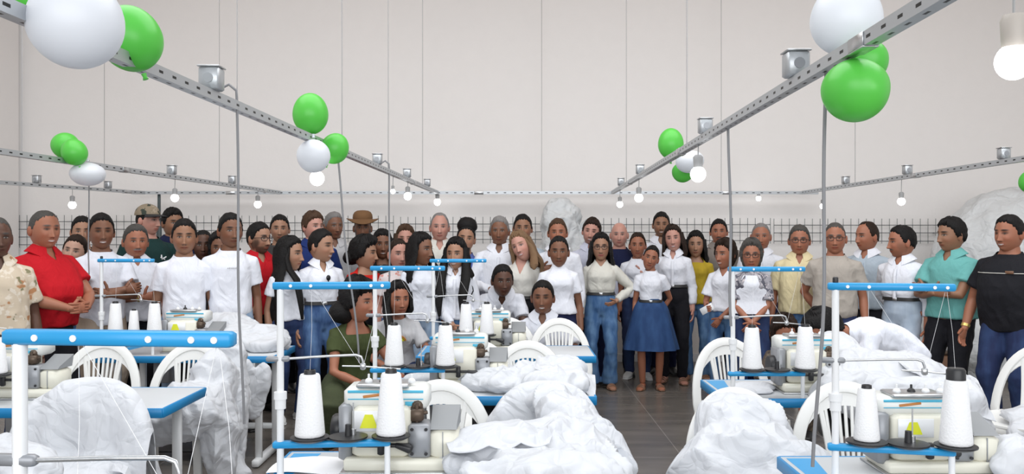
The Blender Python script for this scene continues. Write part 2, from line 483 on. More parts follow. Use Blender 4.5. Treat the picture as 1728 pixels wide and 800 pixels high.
def rim_smooth(V, Fs, it=4):
    # even out the open edges of a cut cloth
    E = np.concatenate([Fs[:, [0, 1]], Fs[:, [1, 2]], Fs[:, [2, 3]], Fs[:, [3, 0]]]); Es = np.sort(E, 1)
    key = Es[:, 0].astype(np.int64) * len(V) + Es[:, 1]; u, c = np.unique(key, return_counts=True); b = u[c == 1]
    if len(b) == 0: return V
    a, d = b // len(V), b % len(V); V = V.copy()
    for _ in range(it):
        acc = np.zeros_like(V); n = np.zeros(len(V))
        np.add.at(acc, a, V[d]); np.add.at(acc, d, V[a]); np.add.at(n, a, 1); np.add.at(n, d, 1)
        k = n > 0; V[k] = V[k] * .5 + acc[k] / n[k][:, None] * .5
    return V
def cull(V, Fs, keep_face, *extra):
    Fs = Fs[keep_face]; used = np.zeros(len(V), bool); used[Fs.ravel()] = True
    idx = np.cumsum(used) - 1
    return (V[used], idx[Fs]) + tuple(e[used] for e in extra)
LIMIT = None
# ------------------------------------------------------------------ people
SKIN = {'l': (0.60, 0.36, 0.27), 'p': (0.62, 0.32, 0.25), 'm': (0.44, 0.235, 0.15), 't': (0.34, 0.17, 0.10),
        'b': (0.235, 0.105, 0.06), 'd': (0.12, 0.055, 0.035), 'r': (0.42, 0.17, 0.10)}
TM = np.array([(.80, .10, .085), (.86, .150, .105), (.93, .154, .110), (1.05, .138, .102), (1.15, .144, .106), (1.24, .154, .112),
               (1.285, .152, .106), (1.325, .130, .090), (1.36, .102, .076), (1.40, .072, .064), (1.50, .060, .060)])
TF = np.array([(.80, .10, .09), (.88, .160, .114), (.95, .156, .108), (1.06, .118, .088), (1.15, .124, .096), (1.24, .136, .118),
               (1.285, .132, .102), (1.325, .108, .082), (1.36, .082, .066), (1.40, .060, .056), (1.50, .052, .053)])

def smooth01(x, a, b):
    t = np.clip((x - a) / (b - a), 0, 1); return t * t * (3 - 2 * t)

class Rig:
    def __init__(s, c):
        s.c = c; s.fem = c.get('sex', 'm') == 'f'
        s.k = c['H'] / 1.70
        s.T = (TF if s.fem else TM).copy()
        w = c.get('w', 1.0); lo = s.T[:, 0] < 1.36
        s.T[lo, 1] *= w; s.T[lo, 2] *= 1 + (w - 1) * 1.1
        s.T[~lo, 1] *= 1 + (w - 1) * .5
        s.sw = (0.152 if s.fem else 0.178) * c.get('sw', 1.0) * (1 + (w - 1) * .45)
        s.belly = c.get('belly', 0.0)
        s.lp = R(c.get('lean', 0)); s.lr = R(c.get('roll', 0))
        s.pel = np.array(c.get('pel', (0, 0, .945)), float)
        # integrate the spine
        s.zs = np.linspace(.93, 1.50, 20); s.cs = [s.pel.copy()]; s.ts = []
        for i, z in enumerate(s.zs):
            fr = 0.35 + 0.65 * min(1, (z - .93) / .22)
            lp, lr = s.lp * fr, s.lr * fr
            t = nrm((math.sin(lr), -math.sin(lp), math.cos(lp) * math.cos(lr)))
            s.ts.append(t)
            if i: s.cs.append(s.cs[-1] + t * (z - s.zs[i - 1]))
        s.cs = np.array(s.cs); s.ts = np.array(s.ts)
    def sp(s, z):
        if z <= .93: c = s.pel + s.ts[0] * (z - .93); t = s.ts[0]
        else:
            c = np.array([np.interp(z, s.zs, s.cs[:, i]) for i in range(3)]); t = nrm([np.interp(z, s.zs, s.ts[:, i]) for i in range(3)])
        S = nrm(np.array((1, 0, 0)) - t * t[0]); N = np.cross(t, S)
        return c, t, S, N
    def ab(s, z):
        return np.interp(z, s.T[:, 0], s.T[:, 1]), np.interp(z, s.T[:, 0], s.T[:, 2])
    def ring(s, z, e=0.0, n=22, sc=(1, 1), yo=0.0, bust=True, zz=None):
        c, t, S, N = s.sp(z); a, b = s.ab(z)
        a = (a + e) * sc[0]; b = (b + e) * sc[1]
        th = np.arange(n) * 2 * math.pi / n; ct, st = np.cos(th), np.sin(th)
        pw = 2.5 if .85 < z < 1.38 else 2.0
        ct = np.sign(ct) * np.abs(ct) ** (2 / pw); st = np.sign(st) * np.abs(st) ** (2 / pw)
        bb = np.full(n, b)
        bl = s.belly * math.exp(-((z - 1.10) / .13) ** 2)
        fr = np.sin(th) < 0
        bb = np.where(fr, b + bl, b)
        if s.fem and bust: bb = bb + np.where(fr, .022 * math.exp(-((z - 1.235) / .05) ** 2) * np.abs(np.sin(2 * th)) ** .5, 0)
        return c + np.outer(a * ct, S) + np.outer(bb * st + yo, N)

def ik(S, W, l1, l2, hint):
    d = W - S; L = np.linalg.norm(d)
    if L > (l1 + l2) * .995: W = S + d / L * (l1 + l2) * .995; d = W - S; L = np.linalg.norm(d)
    u = d / L; x = (l1 * l1 - l2 * l2 + L * L) / (2 * L); h = math.sqrt(max(l1 * l1 - x * x, 0))
    hp = np.asarray(hint, float); hp = hp - u * np.dot(hp, u)
    return S + u * x + nrm(hp) * h, W

# wrist position from the shoulder (outward, forward, up), elbow hint (outward, forward, up), hand curl, palm-facing (out, fwd, up), finger direction or None
ARM = {
 'down':   ((.065, .04, -.515), (.35, -1, 0), .5, (-1, .1, 0), None),
 'loose':  ((.075, .09, -.49), (.6, -1, 0), .5, (-1, .2, 0), None),
 'back':   ((-.05, -.16, -.44), (1, -.3, 0), .5, (0, -1, 0), None),
 'clasp':  ((-.135, .20, -.435), (1, -.5, 0), .6, (-.3, -1, 0), (-.6, .1, -.8)),
 'belly':  ((-.120, .26, -.29), (1, -.4, -.3), .6, (-.2, -1, 0), (-1, .25, 0)),
 'thumb':  ((-.03, .27, -.15), (.6, -.3, -1), 1.5, (0, -1, 0), (-.75, .3, .25)),
 'thumb_in':  ((-.17, .27, -.22), (.8, -.2, -.6), 1.5, (-.3, -1, 0), (-1, .1, .15)),
 'hip':    ((.02, .07, -.34), (1, -.5, 0), .7, (-1, 0, 0), (-.7, .5, -.4)),
 'pocket': ((.03, .06, -.49), (.7, -1, 0), .4, (-1, 0, 0), (-.2, .2, -1)),
 'hug':    ((.21, -.10, -.12), (.3, -.6, -1), .3, (0, 1, 0), (.8, -.1, .1)),
 'phone':  ((-.02, .25, -.33), (.5, -1, 0), 1.0, (-1, 0, .2), (-.3, 1, .0)),
 'cross':  ((-.26, .25, -.19), (.9, -.1, -.6), .7, (0, -1, 0), (-1, -.05, .1)),
 'knee':   ((.02, .30, -.37), (.7, -.5, 0), .6, (-.2, -.2, -1), (-.2, 1, -.5)),
 'lap':    ((-.08, .30, -.33), (.7, -.6, 0), .6, (0, 0, -1), (-.5, 1, -.2)),
 'reachdown': ((-.02, .30, -.42), (.6, -.5, 0), .6, (0, -.3, -1), (-.3, .8, -.8)),
}

def hand(g, W, d, pn, side, k, curl, tone=None):
    """palm and five fingers; d: pointing direction, pn: palm normal, thumb on the inner side"""
    d = nrm(d); pn = nrm(pn - d * np.dot(pn, d)); s = np.cross(d, pn) * (-1 if side > 0 else 1)
    # s points to the thumb side
    pl = .088 * k
    g.tube([W - d * .02 * k, W + d * .02 * k, W + d * .055 * k, W + d * pl], [(.022 * k, .018 * k), (.030 * k, .017 * k), (.038 * k, .015 * k), (.037 * k, .012 * k)], n=10, up=pn, roundcap=True)
    for i, (off, L) in enumerate(((.028, .072), (.0095, .08), (-.0095, .075), (-.027, .060))):
        b = W + d * (pl - .008 * k) + s * off * k; pth = [b]; a = curl * .35
        dd = d + s * off * 1.5
        for j, q in enumerate((.45, .32, .23)):
            dv = nrm(nrm(dd) * math.cos(a) + pn * math.sin(a)); pth.append(pth[-1] + dv * L * q * k); a += curl * .75
        g.tube(pth, [.0105 * k, .0100 * k, .0092 * k, .0075 * k], n=7, up=pn, roundcap=True)
    b = W + d * .025 * k + s * .026 * k
    t1 = nrm(s * .8 + d * .75 + pn * .3)
    if curl > 1.2: t1 = nrm(s * 1.0 + d * .35)
    t2 = nrm(t1 + d * .35)
    g.tube([b - t1 * .01 * k, b + t1 * .035 * k, b + t1 * .035 * k + t2 * .033 * k], [.0140 * k, .012 * k, .0095 * k], n=8, up=pn, roundcap=True)

def head_surf(az, v, fat=1.0, fem=False):
    rz = .122
    t = np.clip(-v, 0, 1); tp = np.clip(v, 0, 1)
    r = np.where(v >= 0, np.clip(1 - np.abs(v) ** 2.25, 0, 1) ** (1 / 2.25), np.clip(1 - np.abs(v) ** 2.5, 0, 1) ** (1 / 2.5))
    wx = (.0765 if not fem else .073) * (1 - (.27 if not fem else .34) * t ** 1.5 * (2 - fat)) * (1 + (fat - 1) * .9)
    ca, sa = np.cos(az), np.sin(az)
    dep = np.where(ca > 0, .096 * (1 - .06 * t), .100 * (1 - .42 * t ** 1.2))
    x = wx * r * sa * (1 - .04 * tp); y = -dep * r * ca; z = rz * v
    return x, y, z

def head_mesh(c, tone):
    """a head with eye sockets, nose, lips, ears; colours per vertex"""
    nu, nv = 72, 66
    fem = c.get('sex', 'm') == 'f'; fat = c.get('fat', 1.0)
    u = -math.pi + 2 * math.pi * np.arange(nu) / nu; az = u - .5 * np.sin(u)
    i = np.arange(nv + 1) / nv; v = -(.45 * np.cos(math.pi * i) + .55 * (1 - 2 * i)) * .999
    A, Vv = np.meshgrid(az, v)
    x, y, z = head_surf(A, Vv, fat, fem)
    fr = smooth01(np.cos(A), .1, .6)
    gs = lambda cx, cz, sx, sz: np.exp(-((x - cx) / sx) ** 2 - ((z - cz) / sz) ** 2)
    f = 0
    for sg in (-1, 1):
        f = f - .0085 * gs(sg * .030, .006, .019, .013) + .0045 * gs(sg * .030, .004, .011, .008)
        f = f + .0035 * gs(sg * .028, .030, .02, .008) + .005 * gs(sg * .042, -.030, .018, .018) * fat
        f = f + .006 * gs(sg * .0095, -.040, .006, .006)
    nz = np.clip((.022 - z) / .062, 0, 1) * (z > -.047)
    f = f + .021 * nz * np.exp(-(x / (.0085 + .004 * nz)) ** 2) + .004 * gs(0, -.038, .009, .008)
    sm = c.get('smile', 0.5)
    f = f + .0065 * gs(0, -.066, .022, .010) - .004 * np.exp(-(x / .022) ** 2 - ((z + .067 - sm * 6 * x * x) / .0022) ** 2)
    f = f + .006 * gs(0, -.102, .022, .014) - .002 * gs(0, -.083, .02, .006)
    f = f + .004 * gs(0, .075, .05, .03)
    y = y - f * fr
    P = np.stack([x, y, z], -1)
    col = np.ones(P.shape) * np.array(tone)
    def lay(mask, cc, a=1.0):
        m = (np.clip(mask, 0, 1) * a * (fr > .3))[..., None]; col[:] = col * (1 - m) + np.array(cc) * m
    el = lambda cx, cz, rx, rz, s=.35: smooth01(1 - np.sqrt(((x - cx) / rx) ** 2 + ((z - cz) / rz) ** 2), -s, s)
    tn = np.array(tone)
    lay(gs(.045, -.03, .02, .02) + gs(-.045, -.03, .02, .02), tn * (1.08, .88, .86), .6)
    hcol = np.array(HC.get(c.get('hair', 'black'), HC['black']))
    brow = hcol if c.get('hair') not in ('silver', 'grey') else np.array((.15, .13, .12))
    bd = c.get('beard', 0)
    if bd:
        m = smooth01(-z, .050, .066) * (1 - el(0, -.067, .020, .007)) * smooth01(np.abs(x) + (-z - .04) * .6, .01, .03) + el(0, -.053, .024, .006)
        m = m + smooth01(np.abs(x), .055, .064) * smooth01(-z, -.01, .02)
        lay(m, tn * (1 - bd) + hcol * bd, .9)
        side = (smooth01(np.abs(x), .05, .062) * smooth01(-z, .0, .03) * (np.cos(A) > -.15))[..., None] * .9
        col = col * (1 - side) + (tn * (1 - bd) + hcol * bd) * side
    ms = c.get('moustache')
    if ms: lay(el(0, -.055, .030, .0085), HC[ms], .95)
    for sg in (-1, 1):
        zb = z + abs(1) * 0 - (-.25 * (np.abs(x) - .028) ** 2 / .03)
        lay(el(sg * .030, .028, .020, .0058), brow, .9)
        lay(el(sg * .030, .008, .0175, .0085), tn * .22, .85)
        if sm < .9: lay(el(sg * .030, .005, .0120, .0040, .25), (.34, .31, .29), .85)
        lay(el(sg * .030, .005, .0056, .0052, .25), (.012, .008, .006), 1)
        lay(el(sg * .0085, -.048, .0055, .0030), tn * .3, .8)
    zl = z + .067 - sm * 5 * x * x
    lip = smooth01(1 - np.sqrt((x / .0255) ** 2 + (zl / .0085) ** 2), -.3, .3)
    lc = np.array((.42, .09, .09)) if fem and c.get('lipstick') else tn * (.95, .55, .55)
    lay(lip, lc, .9)
    if sm >= .7:
        t = smooth01(1 - np.sqrt((x / .020) ** 2 + (zl / .0042) ** 2), -.25, .25); lay(t, (.72, .70, .67), .95)
    else: lay(smooth01(1 - np.sqrt((x / .023) ** 2 + (zl / .0020) ** 2), -.4, .4), tn * .25, .9)
    g = G(); g.rings(list(P)); C = [col.reshape(-1, 3)]
    for sg in (-1, 1):
        n0 = g.n
        xe = (.0765 if not fem else .073) * (1 + (fat - 1) * .9)
        g.ball((sg * xe * .99, .008, -.006), (.011, .019, .031), 12, 10, lambda d, V: V - np.outer(.25 * np.abs(d[:, 2]) * 0 + .0, (0, 0, 0)) + np.stack([sg * .006 * (V[:, 1] > 0), 0 * V[:, 0], 0 * V[:, 0]], 1))
        C.append(np.ones((g.n - n0, 3)) * tn * (1.0, .9, .88))
    return g, np.concatenate(C)

HAIR = { # style: (front hairline, temple, sideburn, back line, thickness, noise amp, noise freq)
 'buzz': (.078, .050, .000, -.045, .004, .001, 60), 'short': (.076, .048, -.004, -.055, .012, .003, 45),
 'full': (.070, .045, -.006, -.058, .018, .005, 35), 'receding': (.100, .062, -.002, -.055, .009, .002, 45),
 'curly': (.070, .045, -.02, -.075, .040, .010, 32), 'afro': (.068, .045, -.02, -.075, .05, .012, 30),
 'pulled': (.080, .055, .005, -.065, .010, .002, 40), 'long': (.078, .050, -.055, -.10, .020, .003, 30),
 'bob': (.078, .045, -.085, -.11, .026, .004, 28), 'ring': (9, .3, -.005, -.055, .008, .002, 45), 'none': None}

def hair_mesh(c, seed):
    st = HAIR[c.get('style', 'short')]
    if st is None: return None
    f0, f1, f2, f3, th, na, nf = st
    fem = c.get('sex', 'm') == 'f'
    nu, nv = 56, 44
    az = -math.pi + 2 * math.pi * np.arange(nu) / nu
    v = -np.cos(math.pi * np.arange(nv + 1) / nv) * .998; v = np.clip(v, -.93, 1)
    A, Vv = np.meshgrid(az, v)
    x, y, z = head_surf(A, Vv, c.get('fat', 1.0), fem)
    aa = np.degrees(np.abs(A))
    if c.get('style') == 'ring':
        zb = np.interp(aa, [0, 70, 82, 95, 118, 180], [.3, .3, .00, -.03, -.05, -.055])
        m = smooth01(z - zb, -.006, .008) * (1 - smooth01(z - np.interp(aa, [0, 90, 180], [.03, .058, .075]), -.01, .02))
    else:
        zb = np.interp(aa, [0, 22, 42, 64, 78, 96, 118, 180], [f0, f0 + .001, f0 - .006 + (.012 if c.get('style') == 'receding' else 0), f1, f2, f2 - .012, (f2 + f3) / 2, f3])
        pa = c.get('part', 0)
        zb = zb + .004 * np.sin(A * 17 + seed) + .003 * np.sin(A * 31 + seed * 2)
        m = smooth01(z - zb, -.010, .010)
    P = np.stack([x, y, z], -1).reshape(-1, 3)
    nn = noise(P, nf, seed, 2).reshape(m.shape)
    tk = th * (.55 + .45 * smooth01(z, -.05, .1)) + na * nn
    if c.get('style') in ('full', 'short'): tk = tk + th * .25 * np.exp(-((A) / .9) ** 2) * smooth01(z, .06, .1)
    tk = tk + (.0018 if c.get('style') in ('buzz', 'short', 'ring', 'receding') else .0035) * np.sin(A * 26 + 3 * np.sin(z * 40 + seed)) * (.4 + th * 30)
    tk = np.maximum(tk, .002)
    r = np.sqrt(x * x + y * y + (z + .0) ** 2)[..., None]
    dirn = np.stack([x, y, z * .9 + .01], -1); dirn /= np.linalg.norm(dirn, axis=-1, keepdims=True)
    P3 = np.stack([x, y, z], -1)
    out = P3 + dirn * tk[..., None]; inn = P3 * .84
    Q = inn * (1 - m[..., None]) + out * m[..., None]
    g = G(); g.rings(list(Q))
    L = c.get('fall', 0)
    if L:
        nz, na_ = 22, 26; grid = np.zeros((nz, na_, 3))
        w = c.get('fallw', 1.0)
        for i in range(nz):
            t = i / (nz - 1); zz = .055 - t * (L + .055)
            Aop = R(np.interp(-zz, [-.055, .05, .14, .22, .6], [112, 114, 104, 96, 88]))
            rx = np.interp(-zz, [-.055, .0, .10, .20, .6], [.082, .090, .100, .125 * w, .120 * w]) * (1 - .25 * smooth01(t, .75, 1))
            ry = np.interp(-zz, [-.055, .0, .10, .20, .6], [.100, .108, .098, .115, .150])
            ph = np.linspace(-Aop, Aop, na_)
            wv = 1 + .05 * np.sin(ph * 9 + seed) + .025 * np.sin(ph * 23 + 2 * np.sin(zz * 20)) + (c.get('wavy', .02)) * np.sin(zz * 55 + ph * 3)
            grid[i] = np.stack([rx * wv * np.sin(ph), ry * wv * np.cos(ph) + .006, np.full(na_, zz) - .02 * t * np.cos(ph * 5 + seed)], 1)
        g.sheet(grid, .026)
    for sg in c.get('locks', ()):
        LL = c.get('lockl', .34)
        pth = [(sg * .066, -.03, .05), (sg * .083, -.030, -.03), (sg * .090, -.05, -.11), (sg * .098, -.11, -.18), (sg * .095, -.145, -.12 - LL * .5), (sg * .088, -.15, -.06 - LL)]
        g.tube([np.array(p) + (0.008 * math.sin(i * 2.1 + seed), 0, 0) for i, p in enumerate(pth)], [(.012, .010), (.024, .016), (.034, .02), (.040, .022), (.036, .02), (.012, .010)], n=12, up=(0, 1, 0), roundcap=True)
    b = c.get('bun')
    if b:
        bx, by, bz, br = b
        g.ball((bx, by, bz), (br, br, br * .85), 20, 14, lambda d, V: V * (1 + .07 * noise(d * 3, 2.0, seed)[:, None]))
    if c.get('tail'):
        tx, tl = c['tail']
        g.tube([(0, .08, .03), (tx * .3, .125, -.01), (tx * .7, .13, -.10), (tx, .12, -tl)], [.02, .03, .03, .010], n=12, up=(1, 0, 0), roundcap=True)
    return g

def build_person(c):
    rg = Rig(c); k = rg.k; seed = c['seed']; tone = tuple(q * .84 for q in SKIN[c.get('skin', 'm')])
    fem = rg.fem; w = c.get('w', 1.0)
    hk = c.get('hk', 1.15) / k                      # heads vary less than heights do
    # --- arms
    arms = {}
    for side, key in ((-1, 'L'), (1, 'R')):
        cc, t, S, N = rg.sp(1.292)
        sh = cc + S * side * rg.sw * .93
        a = c.get(key, 'down')
        (o, f_, u), hint, curl, pn, fd = ARM[a] if isinstance(a, str) else (a + ARM['down'][len(a):])[:5]
        W = sh + np.array((side * o * (1.0), -f_ - (rg.belly * .9 if a not in ('down', 'back', 'loose', 'hug') else 0), u))
        if a in ('down', 'loose', 'pocket'): W = W + np.array((side * .03 * (w - 1) * 6, 0, 0))
        E, W = ik(sh, W, .285, .250, (side * hint[0], -hint[1], hint[2]))
        fdir = nrm(W - E) if fd is None else nrm((side * fd[0], -fd[1], fd[2]))
        arms[side] = (sh, E, W, fdir, np.array((side * pn[0], -pn[1], pn[2]), float), curl)
    # --- legs
    legs = {}
    for side, key in ((-1, 'lL'), (1, 'lR')):
        hip = rg.pel + np.array((side * .088, 0, -.05))
        an = c.get(key)
        if an is None: A_ = np.array((side * c.get('stance', .095), .02 * side * ((seed % 3) - 1), .085)); kn = (side * .15, -1, 0)
        else: A_ = np.array((side * an[0], -an[1], an[2])); kn = (side * c.get('kneeout', .35), -1, .3)
        K, A_ = ik(hip, A_, .43, .415, kn)
        legs[side] = (hip, K, A_)
    # --- body: torso, neck, arms and legs fused in one skin
    g = G()
    g.rings([rg.ring(z, -.004, n=20, bust=True) for z in (.80, .86, .93, 1.0, 1.06, 1.15, 1.24, 1.285, 1.325, 1.36, 1.40, 1.45)])
    lw = 1 + (w - 1) * .8
    aw = (.92 if fem else 1.0) * (1 + (w - 1) * .7)
    for s_, (sh, E, W, fd, pn, curl) in arms.items():
        ins = sh * .6 + rg.sp(1.33)[0] * .4
        g.tube([ins, sh, (sh * .55 + E * .45), E, E * .65 + W * .35, W + nrm(W - E) * .012], [.046 * aw, .050 * aw, .045 * aw, .037 * aw, .038 * aw, (.027, .024)], n=12, up=(0, 1, 0), roundcap=True)
    for s_, (h, K, A_) in legs.items():
        g.tube([h + (0, 0, .03), h * .6 + K * .4, K, K * .62 + A_ * .38, A_], [.083 * lw, .076 * lw, .052 * lw, .053 * lw, .036], n=12, up=(0, 1, 0), roundcap=True)
    V1, N1, F1 = union(g, .0125, 2)
    # neck to the head centre
    cN, tN, SN, NN = rg.sp(1.47)
    hc = cN + tN * (.066 + .012 * (hk * k - 1)) + np.array((0, -.012, 0)) + np.array((c.get('hx', 0), c.get('hf', 0) * -1, 0)) / 1.0
    hd = G()
    nr = (.050 if fem else .060) * (1 + (w - 1) * .5)
    hd.tube([rg.sp(1.36)[0] + (0, .005, 0), rg.sp(1.42)[0] + (0, .004, 0), hc + (0, .012, -.085), hc + (0, .01, -.02)], [(nr * 1.2, nr * 1.05), (nr, nr * .98), (nr * .95, nr * .95), (nr * .9, nr * .9)], n=20, up=(0, 1, 0))
    neckn = hd.n
    hg, hcol = head_mesh(c, tone)
    Rh = (Matrix.Rotation(R(c.get('hy', 0)), 3, 'Z') @ Matrix.Rotation(R(c.get('ht', 0)), 3, 'Y') @ Matrix.Rotation(R(c.get('hp', 0)), 3, 'X'))
    Mh = Matrix.Translation(Vector(hc)) @ (Rh.to_4x4() @ Matrix.Scale(hk, 4))
    hg.xform(Mh); hd.merge(hg)
    hn0 = hd.n
    for s_, (sh, E, W, fd, pn, curl) in arms.items():
        hand(hd, W, fd, pn, s_, 1.02 if not fem else .92, curl)
    for s_, (h, K, A_) in legs.items():
        fo = nrm(c.get('foot' + ('L' if s_ < 0 else 'R'), (s_ * .22, -1, 0)))
        z0 = max(A_[2] - .085, 0)
        b = np.array((A_[0], A_[1], z0))
        hd.tube([b - fo * .055 + (0, 0, .035), b - fo * .03 + (0, 0, .040), b + fo * .05 + (0, 0, .038), b + fo * .12 + (0, 0, .024), b + fo * .175 + (0, 0, .016)],
                [(.026, .028), (.033, .038), (.040, .032), (.044, .020), (.030, .012)], n=12, up=(0, 0, 1), roundcap=True)
    V2 = hd.V(); n1 = len(V1)
    tn = np.array(tone)
    C = np.concatenate([np.ones((n1, 3)) * tn, np.ones((neckn, 3)) * tn * .97, hcol, np.ones((hd.n - hn0, 3)) * tn * (1, .93, .9)])
    Vb = np.concatenate([V1, V2]) * k; Fb = [tuple(f) for f in F1.tolist()] + [tuple(i + n1 for i in f) for f in hd.f]
    body = mk('person', (Vb, Fb), 'skin', cols=C)
    sk = Matrix.Scale(k, 4)
    # --- hair, hat, glasses
    hm = hair_mesh(c, seed)
    if hm is not None:
        hm.xform(sk @ Mh); mk('hair', hm, 'hair_' + c.get('hair', 'black'), body)
    for a in c.get('wear', ()):
        if a in ('glasses', 'shades'):
            q = G()
            for sg in (-1, 1):
                th = np.linspace(0, 2 * math.pi, 17)[:-1]
                pts = [np.array((sg * .031 + .024 * np.sign(math.cos(t)) * abs(math.cos(t)) ** .7, -.099 + abs(sg * .031 + .022 * math.cos(t)) ** 2 * 6, .004 + .017 * np.sign(math.sin(t)) * abs(math.sin(t)) ** .7)) for t in th]
                q.tube(pts + [pts[0]], .0024, n=6, up=(0, 1, 0))
                q.tube([(sg * .056, -.082, .010), (sg * .074, -.05, .010), (sg * .079, .012, .004)], .0022, n=6, up=(0, 0, 1))
            q.tube([(-.008, -.102, .008), (.008, -.102, .008)], .0022, n=6, up=(0, 0, 1))
            q.xform(sk @ Mh); mk('spectacles', q, 'frame_dark', body)
            if a == 'shades':
                q = G()
                for sg in (-1, 1): q.ball((sg * .031, -.090, .004), (.022, .006, .015), 12, 8)
                q.xform(sk @ Mh); mk('dark_lens', q, 'glass_dark', body)
        if a == 'cap':
            q = G(); q.ball((0, .006, .045), (.088, .106, .092), 28, 18, lambda d, V: np.where((V[:, 2:3] < 0), V * (1, 1, .05), V))
            q.xform(sk @ Mh); cp = mk('cap', q, 'khaki_cap', body, label='camouflage cap crown')
            q = G(); gr = np.zeros((7, 13, 3))
            for i in range(7):
                for j in range(13):
                    an = R(-62 + 124 * j / 12); rr = .090 + i / 6 * .075 * math.cos(an) ** .6
                    gr[i, j] = (rr * math.sin(an) * .93, -rr * math.cos(an) + .006, .052 - i * .003 - .006 * math.sin(an) ** 2 * i / 3)
            q.sheet(gr, .005); q.xform(sk @ Mh); bb = mk('cap_brim', q, 'cap_black', cp, label='black brim')
            bb.parent = body
        if a == 'hat':
            q = G()
            prof = [(.0, .150), (.045, .150), (.072, .135), (.088, .10), (.094, .060), (.094, .050)]
            rs = []
            for r_, z_ in [(.092, .074), (.096, .084), (.099, .100), (.095, .128), (.080, .152), (.055, .165), (.02, .169)]:
                th = np.arange(32) * 2 * math.pi / 32
                rs.append(np.stack([r_ * .93 * np.cos(th), r_ * 1.1 * np.sin(th) + .005, np.full(32, z_)], 1))
            q.rings(rs)
            gr = np.zeros((8, 41, 3))
            for i in range(8):
                th = np.linspace(0, 2 * math.pi, 41); rr = .086 + i / 7 * .062
                gr[i] = np.stack([rr * np.cos(th), rr * 1.12 * np.sin(th) + .005, .084 - .0 * th + (i / 7) ** 1.5 * (.028 * np.cos(2 * th) * (1) - .020)], 1)
            q.sheet(gr, .006); q.xform(sk @ Mh); mk('brimmed_hat', q, 'hat_brown', body)
        if a.startswith('watch') or a.startswith('band'):
            sd = -1 if a.endswith('L') else 1
            sh, E, W, fd, pn, curl = arms[sd]; dv = nrm(W - E); p0 = W - dv * .022
            q = G(); q.tube([p0 - dv * .011, p0 + dv * .011], [(.0335, .0305), (.0325, .0295)], n=16, up=(0, 1, 0))
            if a.startswith('watch'): q.lathe([(.0, .0), (.017, 0), (.017, .007), (0, .008)], (0, 0, 0), 14, 'y'); 
            V = q.V()
            if a.startswith('watch'):
                q.v[-1] = q.v[-1] + p0 + np.array((0, -.039, 0)) - np.array((0, .0, 0))
            q.xform(sk); mk('wristwatch' if a.startswith('watch') else 'bracelet', q, 'gold' if 'g_' in a or a.startswith('band') else 'steel', body)
        if a == 'neckshades':
            cc, t, S, N = rg.sp(1.30); q = G(); y0 = -rg.ab(1.26)[1] - .050
            for sg in (-1, 1): q.ball((.02, y0, 1.245 + sg * .032), (.020, .008, .026), 12, 8)
            q.tube([(.02, y0, 1.28), (.02, y0, 1.21)], .006, n=6)
            q.xform(sk); mk('hanging_sunglasses', q, 'glass_dark', body)
        if a == 'phone':
            sh, E, W, fd, pn, curl = arms[c.get('phoneside', -1)]
            q = G(); q.box((0, 0, 0), (.075, .010, .15), .004)
            q.xform(sk @ (Matrix.Translation(Vector(W + fd * .09)) @ Matrix.Rotation(R(60), 4, 'Y'))); tag(mk('mobile_phone', q, 'rack_white'), 'white mobile phone held low by the short-haired woman in white', 'phone')
            bpy.data.objects['mobile_phone'].parent = body if False else None
            phone_fix.append((bpy.data.objects['mobile_phone'], body))
    # --- top
    tp = c.get('top')
    def folds(V, N, amp, freq, sd):
        q = V * (1.0, 1.0, .55)
        n1 = noise(q, freq * 1.6, sd, 2); n2 = 1 - np.abs(noise(V * (1, 1, .8) + .15 * np.stack([V[:, 2] * 0, V[:, 2], V[:, 0]], 1), freq * .9, sd + 5, 2)) ** .8 * 2
        hz = smooth01(-V[:, 2], -1.35, -1.0)
        return V + N * ((n1 * .35 + n2 * .6) * amp * (.5 + .8 * hz))[:, None]
    if tp:
        loose = tp.get('loose', .012); hem = tp.get('hem', .84); slv = tp.get('slv', .5); tuck = tp.get('tuck', False)
        if tuck: hem = 1.02
        g = G(); zs = [hem, hem + .03] + [z for z in (.90, .96, 1.02, 1.08, 1.15, 1.22, 1.27, 1.30, 1.33, 1.36, 1.385, 1.405, 1.425) if z > hem + .05]
        rs = []
        for z in zs:
            e = .013
            if z < 1.30:
                e = .012 + loose * .6 * smooth01(1.34 - z, 0, .2)
                # cloth hangs from the widest ring above it
                a, b = rg.ab(z); a2 = max(rg.ab(q)[0] for q in np.arange(z, 1.31, .04)) if tp.get('straight', not fem) else a
                if tuck and z < 1.06: e = .010
                sc = (1 + .75 * (a2 - a) / (a + e), 1)
            else: sc = (1, 1)
            if z > 1.38: e = .009
            rs.append(rg.ring(z, e, n=24, sc=sc))
        g.rings(rs)
        for s_, (sh, E, W, fd, pn, curl) in arms.items():
            ins = sh * .55 + rg.sp(1.33)[0] * .45; e = .012
            if slv <= 0: continue
            if slv <= 1:
                tip = sh + (E - sh) * slv
                g.tube([ins, sh + (0, 0, .002), sh * .5 + tip * .5, tip], [.048 * aw + e, .050 * aw + e, .051 * aw + e * 1.3, .050 * aw + e * (1.5 + .8 * tp.get('flare', 0.5))], n=16, up=(0, 1, 0))
            else:
                tip = E + (W - E) * (slv - 1) * .96
                rw = .038 * aw if slv < 1.7 else .030
                g.tube([ins, sh + (0, 0, .002), sh * .5 + E * .5, E, E * .5 + tip * .5, tip], [.048 * aw + e, .050 * aw + e, .048 * aw + e * 1.2, .041 * aw + e * 1.3, .038 * aw + e * (1.2 + tp.get('puff', 0)), rw + e * .6], n=16, up=(0, 1, 0))
        V, N, Fs = union(g, .0105, 4)
        V = folds(V, N, tp.get('fold', .0085), 13, seed)
        cc, t, S, NN_ = rg.sp(1.40); loc = (V - cc); lx, ly, lz = loc @ S, loc @ NN_, loc @ t
        fr_ = np.clip(-ly / .06, 0, 1); nk = tp.get('neck', 'crew')
